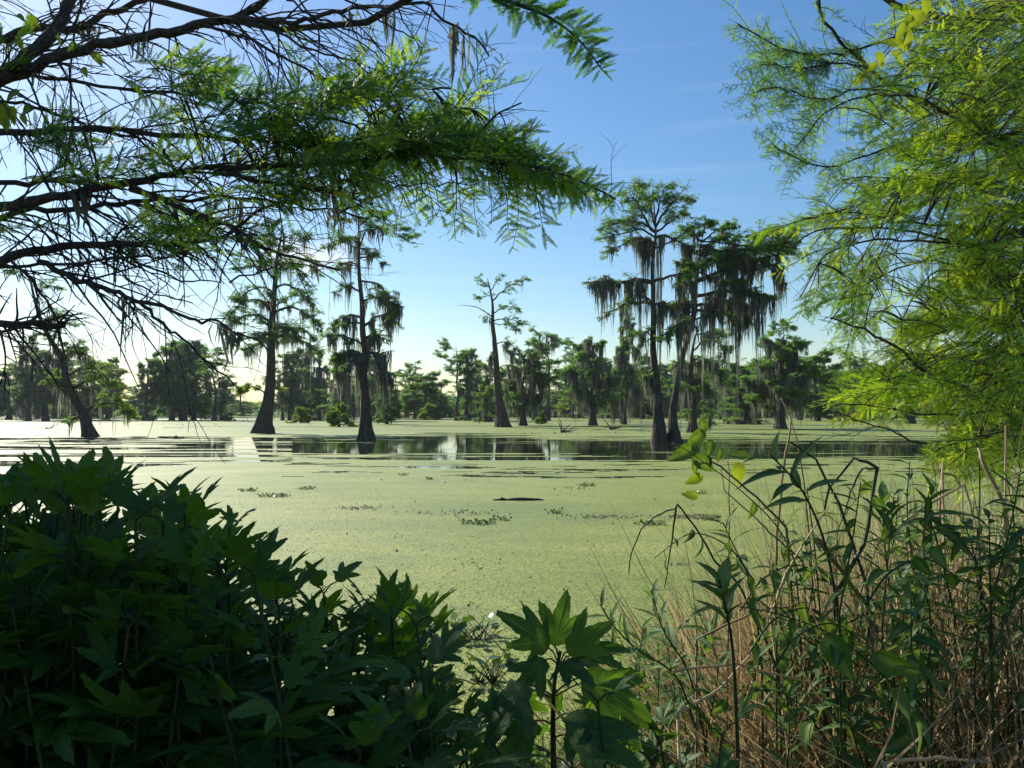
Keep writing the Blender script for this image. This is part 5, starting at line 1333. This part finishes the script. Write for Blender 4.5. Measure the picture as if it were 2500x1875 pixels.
# ---- masses of straw, grass and low herbs
def blades(name, label, mat, n, xr, yr, hr, w, lean, seed, mask=None, tint=(.0, 1.0), segs=5, grav=-.06):
    r_ = np.random.default_rng(seed); x = r_.uniform(*xr, n); y = r_.uniform(*yr, n)
    if mask is not None: k = mask(x, y, r_); x, y = x[k], y[k]
    n = len(x); z = bank_z(x, y); z = np.maximum(z, -.02)
    D = np.stack([r_.normal(0, lean, n), r_.normal(0, lean, n), np.ones(n)], -1); L = r_.uniform(*hr, n)
    S = grow(r_, np.stack([x, y, z - .02], -1), D, L, segs, .10, grav)
    sd_ = norm(np.cross(norm(S[:, -1] - S[:, 0]), norm(r_.normal(0, 1, (n, 3)) * [1, .4, .1])))
    ww = (w * r_.uniform(.6, 1.4, n))[:, None] * np.array([.8, 1, .8, .5, .08])[None, :segs]
    A = S - sd_[:, None] * ww[..., None]; B = S + sd_[:, None] * ww[..., None]
    V = np.stack([A, B], 2).reshape(-1, 3); f = np.array([[2 * i, 2 * i + 1, 2 * i + 3, 2 * i + 2] for i in range(segs - 1)])
    F = (f[None] + (np.arange(n) * segs * 2)[:, None, None]).reshape(-1, 4)
    g = G(); g.add(V, F, np.repeat(r_.uniform(*tint, n), segs * 2)); o = obj(name, g.mesh(name, M[mat])); tag(o, label, kind='stuff'); return o
def xr_mask(lo, hi):
    return lambda x, y, r: (x / y > lo) & (x / y < hi)
blades('dry_straw', 'tangle of dry brown straw on the right bank', 'straw', 30000, (.4, 4.0), (2.2, 5.4), (.3, 1.35), .005, .62, 41, lambda x, y, r: (x / y > .24) & (x / y < .85) & (fbm(x * 1.2, y * 1.2, 8) > .36))
blades('dry_straw', 'tall dry straw standing behind the weeds of the right bank', 'straw', 9000, (.8, 4.2), (2.9, 5.0), (.9, 1.75), .0045, .34, 47, lambda x, y, r: (x / y > .35) & (x / y < .9) & (fbm(x * 1.5, y * 1.5, 18) > .43))
blades('dry_straw', 'short dry straw under the weeds in the middle of the bank', 'straw', 2600, (-1.6, 1.6), (2.2, 4.4), (.15, .5), .003, .5, 42)
blades('grass', 'green grass growing along the waters edge', 'grass', 7000, (-.9, 3.6), (3.2, 5.6), (.25, .8), .0045, .28, 43, lambda x, y, r: (x / y > .10) & (x / y < .9) & (fbm(x * 1.5, y * 1.5, 9) > .42))
blades('grass', 'green grass under the shaded thicket', 'grass', 2600, (-3, 1), (2.0, 4.8), (.2, .6), .004, .35, 44)
blades('twigs', 'thin brown twigs tangled in the right thicket', 'dead_wood', 1500, (.9, 3.6), (2.4, 4.6), (.6, 1.5), .0024, .6, 45, xr_mask(.25, .85), grav=-.02)
# low herbs: many small leaves close to the ground
r_ = np.random.default_rng(46); n = 15000
x = r_.uniform(-2.6, 3.2, n); y = r_.uniform(1.5, 4.6, n); z = bank_z(x, y) + .30 * r_.random(n) ** 1.3 * (fbm(x * 2, y * 2, 14) * 1.6)
def leaf_t(w, seed):
    s = np.array([0, .3, .65, 1.]); hw = np.array([.02, w, w * .8, .01]); V = []
    for a, b in zip(s, hw): V += [(-b, a, .04 - .15 * a * a), (0, a, -.15 * a * a), (b, a, .04 - .15 * a * a)]
    F = [[3 * i + j, 3 * i + j + 1, 3 * i + j + 4, 3 * i + j + 3] for i in range(3) for j in range(2)]
    return np.array(V), np.array(F)
D = norm(np.stack([r_.normal(0, 1, n), r_.normal(0, 1, n), r_.normal(.2, .4, n)], -1)); N = norm(UPV + r_.normal(0, .4, (n, 3)))
g = G(); Mx = frames(D, N, r_.uniform(.03, .085, n)); k = r_.random(n) < .5
scatter(g, *leaf_t(.28, 1), Mx[k], np.stack([x, y, z], -1)[k], r_.random(k.sum())); scatter(g, *leaf_t(.12, 2), Mx[~k] * 1.4, np.stack([x, y, z], -1)[~k], r_.random((~k).sum()))
M['herb'] = leaf_mat('low_herb', (.022, .058, .016), (.04, .09, .02), (.08, .14, .035), (2, 2, .6), .35, .5)
o = obj('ground_cover', g.mesh('ground_cover', M['herb'])); tag(o, 'low leafy herbs covering the shaded bank', kind='stuff')

# ================================================================== ON THE WATER
def hyacinth(px, py, wpx, label, n=None, tall=.5, seed=0, parts=False):
    r_ = np.random.default_rng(seed + int(px)); c = W(px, py); s = c[1] / FPX; wid = wpx * s
    n = n or max(6, int(wid / .035)); t = thing('water_hyacinth', c, label, 'water plant')
    g = G(); gs = G()
    for i in range(n):
        bx = (i + .5) / n * wid - wid / 2 + r_.normal(0, .02); by = r_.normal(0, .25) * wid * .35
        for j in range(3):
            az = r_.random() * 6.28; L = wid * .0 + r_.uniform(.05, .10) * tall * 2; h = r_.uniform(.03, .09) * tall * 2
            q = np.array([bx, by, .0]); e = q + [math.cos(az) * L * .8, math.sin(az) * L * .8, h]
            stem_mesh(gs, [q, (q + e) / 2 + [0, 0, .01], e], .006, .004, 4)
            d = norm(np.array([math.cos(az), math.sin(az), r_.uniform(-.3, 1.1)])); nn = norm(UPV + r_.normal(0, .5, 3))
            Lf = r_.uniform(.05, .085) * (.7 + .6 * tall); Vv, Ff = leaf_t(.36, 3)
            if parts and j < 2:
                me = G(); me.add(Vv, Ff, r_.random()); oo = put_leaf(t, LV_H[r_.integers(0, 3)], e, d, nn, Lf, (0, 0, 0))
            else:
                scatter(g, Vv, Ff, frames(d[None], nn[None], [Lf]), e[None], r_.random())
    part('stems', gs, M['stem'], t); part('leaves', g, M['hyacinth'], t)
    return t
LV_H = []
for q in range(3):
    me = G(); Vv, Ff = leaf_t(.36 + .04 * q, 3); me.add(Vv, Ff, .2 + .4 * q); LV_H.append(me.mesh('leaf', M['hyacinth']))
for a in [(606, 1200, 36, 'dark water hyacinth tuft alone at the left of the floating row'), (668, 1213, 68, 'long low hyacinth raft of three tufts, nearest of the row on the left'), (747, 1195, 36, 'hyacinth tuft at the right end of the floating row on the left'),
          (984, 1161, 18, 'small dark hyacinth sprig far out left of centre'), (1050, 1171, 14, 'small sprig with a pale leaf far out near the centre'), (1433, 1187, 36, 'thin dark hyacinth sprig right of the alligator'),
          (1352, 1254, 26, 'small hyacinth with upright leaves below right of the alligator'), (1168, 1279, 76, 'wide hyacinth raft with pale leaf backs below the alligator'), (1222, 1270, 34, 'small tuft joined to the right end of the wide hyacinth raft'),
          (1593, 1282, 62, 'hyacinth raft behind the hooked reed'), (1700, 1206, 40, 'sparse hyacinth sprigs under the vine leaves'), (1735, 1270, 40, 'flat dark hyacinth behind the narrow leaved weeds')]:
    hyacinth(*a, seed=3)
hyacinth(1140, 1560, 110, 'largest water hyacinth, dark leaves, floating right of the left thicket', n=13, tall=1.25, seed=9, parts=True)
hyacinth(1190, 1670, 70, 'nearest water hyacinth with bright yellow and white edged leaves by the middle weed', n=10, tall=1.3, seed=12, parts=True)

# ---- alligator: head left, back and tail breaking the surface
c = W(1262, 1222); s = c[1] / FPX
t = thing('alligator', c, 'dark alligator floating low in the duckweed, head to the left', 'alligator')
prof = [(-.66, .015, .00, -.020), (-.62, .045, .022, -.008), (-.52, .06, .028, -.004), (-.44, .075, .045, .0), (-.40, .09, .062, .006), (-.35, .10, .055, .0), (-.28, .09, .035, -.006), (-.2, .10, .04, -.004), (-.1, .14, .055, -.002), (.05, .16, .065, .0), (.2, .15, .062, .0), (.34, .11, .05, .0), (.46, .07, .042, .0), (.58, .045, .034, .0), (.68, .02, .02, -.005), (.74, .006, .008, -.01)]
kk = 14; th = np.arange(kk) * 2 * np.pi / kk; V = []
for x, w, h, z in prof:
    h = h * .9; z += .012; V.append(np.stack([np.full(kk, x), np.cos(th) * w * .62, z + np.sin(th) * h * 1.0 + .01], -1))
V = np.array(V).reshape(-1, 3); i = np.arange(len(prof) - 1)[:, None] * kk; j = np.arange(kk)[None]; F = np.stack([i + j, i + (j + 1) % kk, i + kk + (j + 1) % kk, i + kk + j], -1).reshape(-1, 4)
g = G(); g.add(V, F); part('body', g, M['gator'], t, True)
ge = G(); gs = G()
def cone(g, p, w, h, n=5):
    a = np.arange(n) * 6.283 / n; V = np.vstack([np.stack([p[0] + np.cos(a) * w, p[1] + np.sin(a) * w, np.full(n, p[2])], -1), [[p[0] + w * .4, p[1], p[2] + h]]]); g.add(V, [[i, (i + 1) % n, n] for i in range(n)])
for sy in (-1, 1):
    cone(ge, (-.395, sy * .035, .07), .022, .034, 8); cone(ge, (-.61, sy * .012, .03), .012, .016, 6)
for x in np.arange(-.17, .66, .062):
    w = np.interp(x, [q[0] for q in prof], [q[1] for q in prof]); h = .012 + .9 * np.interp(x, [q[0] for q in prof], [q[2] for q in prof])
    for yy in ((-.55, -.2, .2, .55) if x < .4 else (-.25, .25)):
        cone(gs, (x, yy * w * .62, h * math.sqrt(1 - yy * yy) * .92), .016, .040 if x < .4 else .045, 4)
part('eye', ge, M['gator'], t); part('scutes', gs, M['gator'], t)

# ---- driftwood, sticks, stumps
def log_(name, px, d, r, label, cat, extra=0, z=.02, mat='dead_wood'):
    a = [W(x, y, z) for x, y in px]; 
    ln = smooth_line(a, 10); g = G(); V, F = tubes((ln + rng.normal(0, r * .3, ln.shape))[None], (r * np.linspace(1, .5, 10))[None], 7); g.add(V, F)
    for k in range(extra):
        q = ln[rng.integers(0, 10)]; S = grow(rng, q[None], np.array([[rng.normal(0, 1), rng.normal(0, .4), rng.uniform(.2, 1.2)]]), [r * rng.uniform(5, 14)], 5, .2, 0)
        V, F = tubes(S, (r * .5 * np.linspace(1, .3, 5))[None], 4); g.add(V, F)
    o = obj(name, g.mesh(name, M[mat], True, off=ln[0]), None, tuple(ln[0])); tag(o, label, cat); return o
log_('fallen_branch', [(2115, 1150), (2175, 1149)], 0, .02, 'short dark stick floating right of the light green leaf shoot', 'stick')
log_('fallen_branch', [(2185, 1151), (2260, 1151), (2330, 1142), (2400, 1135)], 0, .02, 'long thin branch lying on the duckweed under the feathery tree', 'branch')
log_('driftwood', [(1370, 1054), (1388, 1053)], 0, .16, 'dark knot of roots at the water edge between the centre tree and the largest one', 'driftwood', 7, .1)
log_('driftwood', [(1490, 1046), (1505, 1043), (1515, 1040)], 0, .18, 'low driftwood slanting up left of the largest tree', 'driftwood', 2, .15)
log_('stump', [(428, 1070), (446, 1070)], 0, .22, 'dark rounded lump in the bright duckweed at the left', 'stump', 0, .05)
log_('driftwood', [(112, 1046), (126, 1045)], 0, .12, 'small dark driftwood far left of the leaning trunk', 'driftwood', 2, .05)
log_('driftwood', [(500, 1024), (530, 1017)], 0, .2, 'slanting stick in the water left of the broad footed tree', 'driftwood', 0, .3)
q = W(1170, 1033); g = G(); V, F = tubes(np.array([[[0, 0, -.3], [.02, 0, .35], [.0, 0, .75]]]), np.array([[.13, .11, .06]]), 7); g.add(V, F)
o = obj('stump', g.mesh('stump', M['bark']), None, (q[0], q[1], 0)); tag(o, 'thin dark post like stump standing alone left of the centre tree', 'stump')
# leaf litter: small dark scraps strewn over the mat
r_ = np.random.default_rng(99); g = G()
for cx, cy, w, h, n in [(880, 1240, 60, 6, 60), (1130, 1252, 120, 8, 60), (1480, 1262, 110, 6, 90), (1690, 1262, 90, 7, 120), (1400, 1192, 40, 5, 26), (1650, 1378, 40, 5, 12), (1150, 1380, 90, 18, 14), (1130, 1480, 60, 30, 8), (1300, 1440, 300, 60, 12),
                      (1100, 1160, 500, 40, 16), (1320, 1058, 90, 3, 60), (1500, 1056, 50, 2, 30), (1560, 1050, 40, 5, 12), (1200, 1036, 80, 8, 16), (1000, 1045, 60, 8, 16), (450, 1035, 120, 12, 70), (100, 1062, 60, 3, 20), (720, 1045, 60, 10, 14), (1860, 1060, 60, 4, 14), (2070, 1050, 90, 8, 26), (1620, 1250, 700, 80, 30), (900, 1300, 400, 90, 20)]:
    for _ in range(n):
        p = W(cx + r_.normal(0, w * .5), cy + r_.normal(0, h * .5), .012); sz = r_.uniform(.012, .035) * (1 + p[1] / 18); a = r_.random() * 3.14
        u = np.array([math.cos(a), math.sin(a), .15]) * sz; v = np.array([-math.sin(a), math.cos(a), .3]) * sz * r_.uniform(.2, .6); g.add([p - u, p + v, p + u + [0, 0, sz * .4], p - v], [[0, 1, 2, 3]], r_.random())
o = obj('leaf_litter', g.mesh('leaf_litter', M['dead_wood'])); tag(o, 'dark scraps of leaf litter strewn on the duckweed', kind='stuff')

# ================================================================== HAZE
hz = bpy.data.materials.new('haze'); hz.use_nodes = True
hn, hl = hz.node_tree.nodes, hz.node_tree.links; hn.clear()
pv = hn.new('ShaderNodeVolumePrincipled'); pv.inputs['Color'].default_value = (.80, .88, 1, 1)
pv.inputs['Density'].default_value = .00009; pv.inputs['Anisotropy'].default_value = .35
ho = hn.new('ShaderNodeOutputMaterial'); hl.new(pv.outputs[0], ho.inputs['Volume'])
g = G(); xs = [-1200, 1200]; ys = [-60, 1400]; zs = [-2.2, 32]
V = [(x, y, z) for z in zs for y in ys for x in xs]
g.add(V, [[0, 2, 3, 1], [4, 5, 7, 6], [0, 1, 5, 4], [2, 6, 7, 3], [0, 4, 6, 2], [1, 3, 7, 5]])
o = obj('haze', g.mesh('haze', hz)); tag(o, kind='stuff')
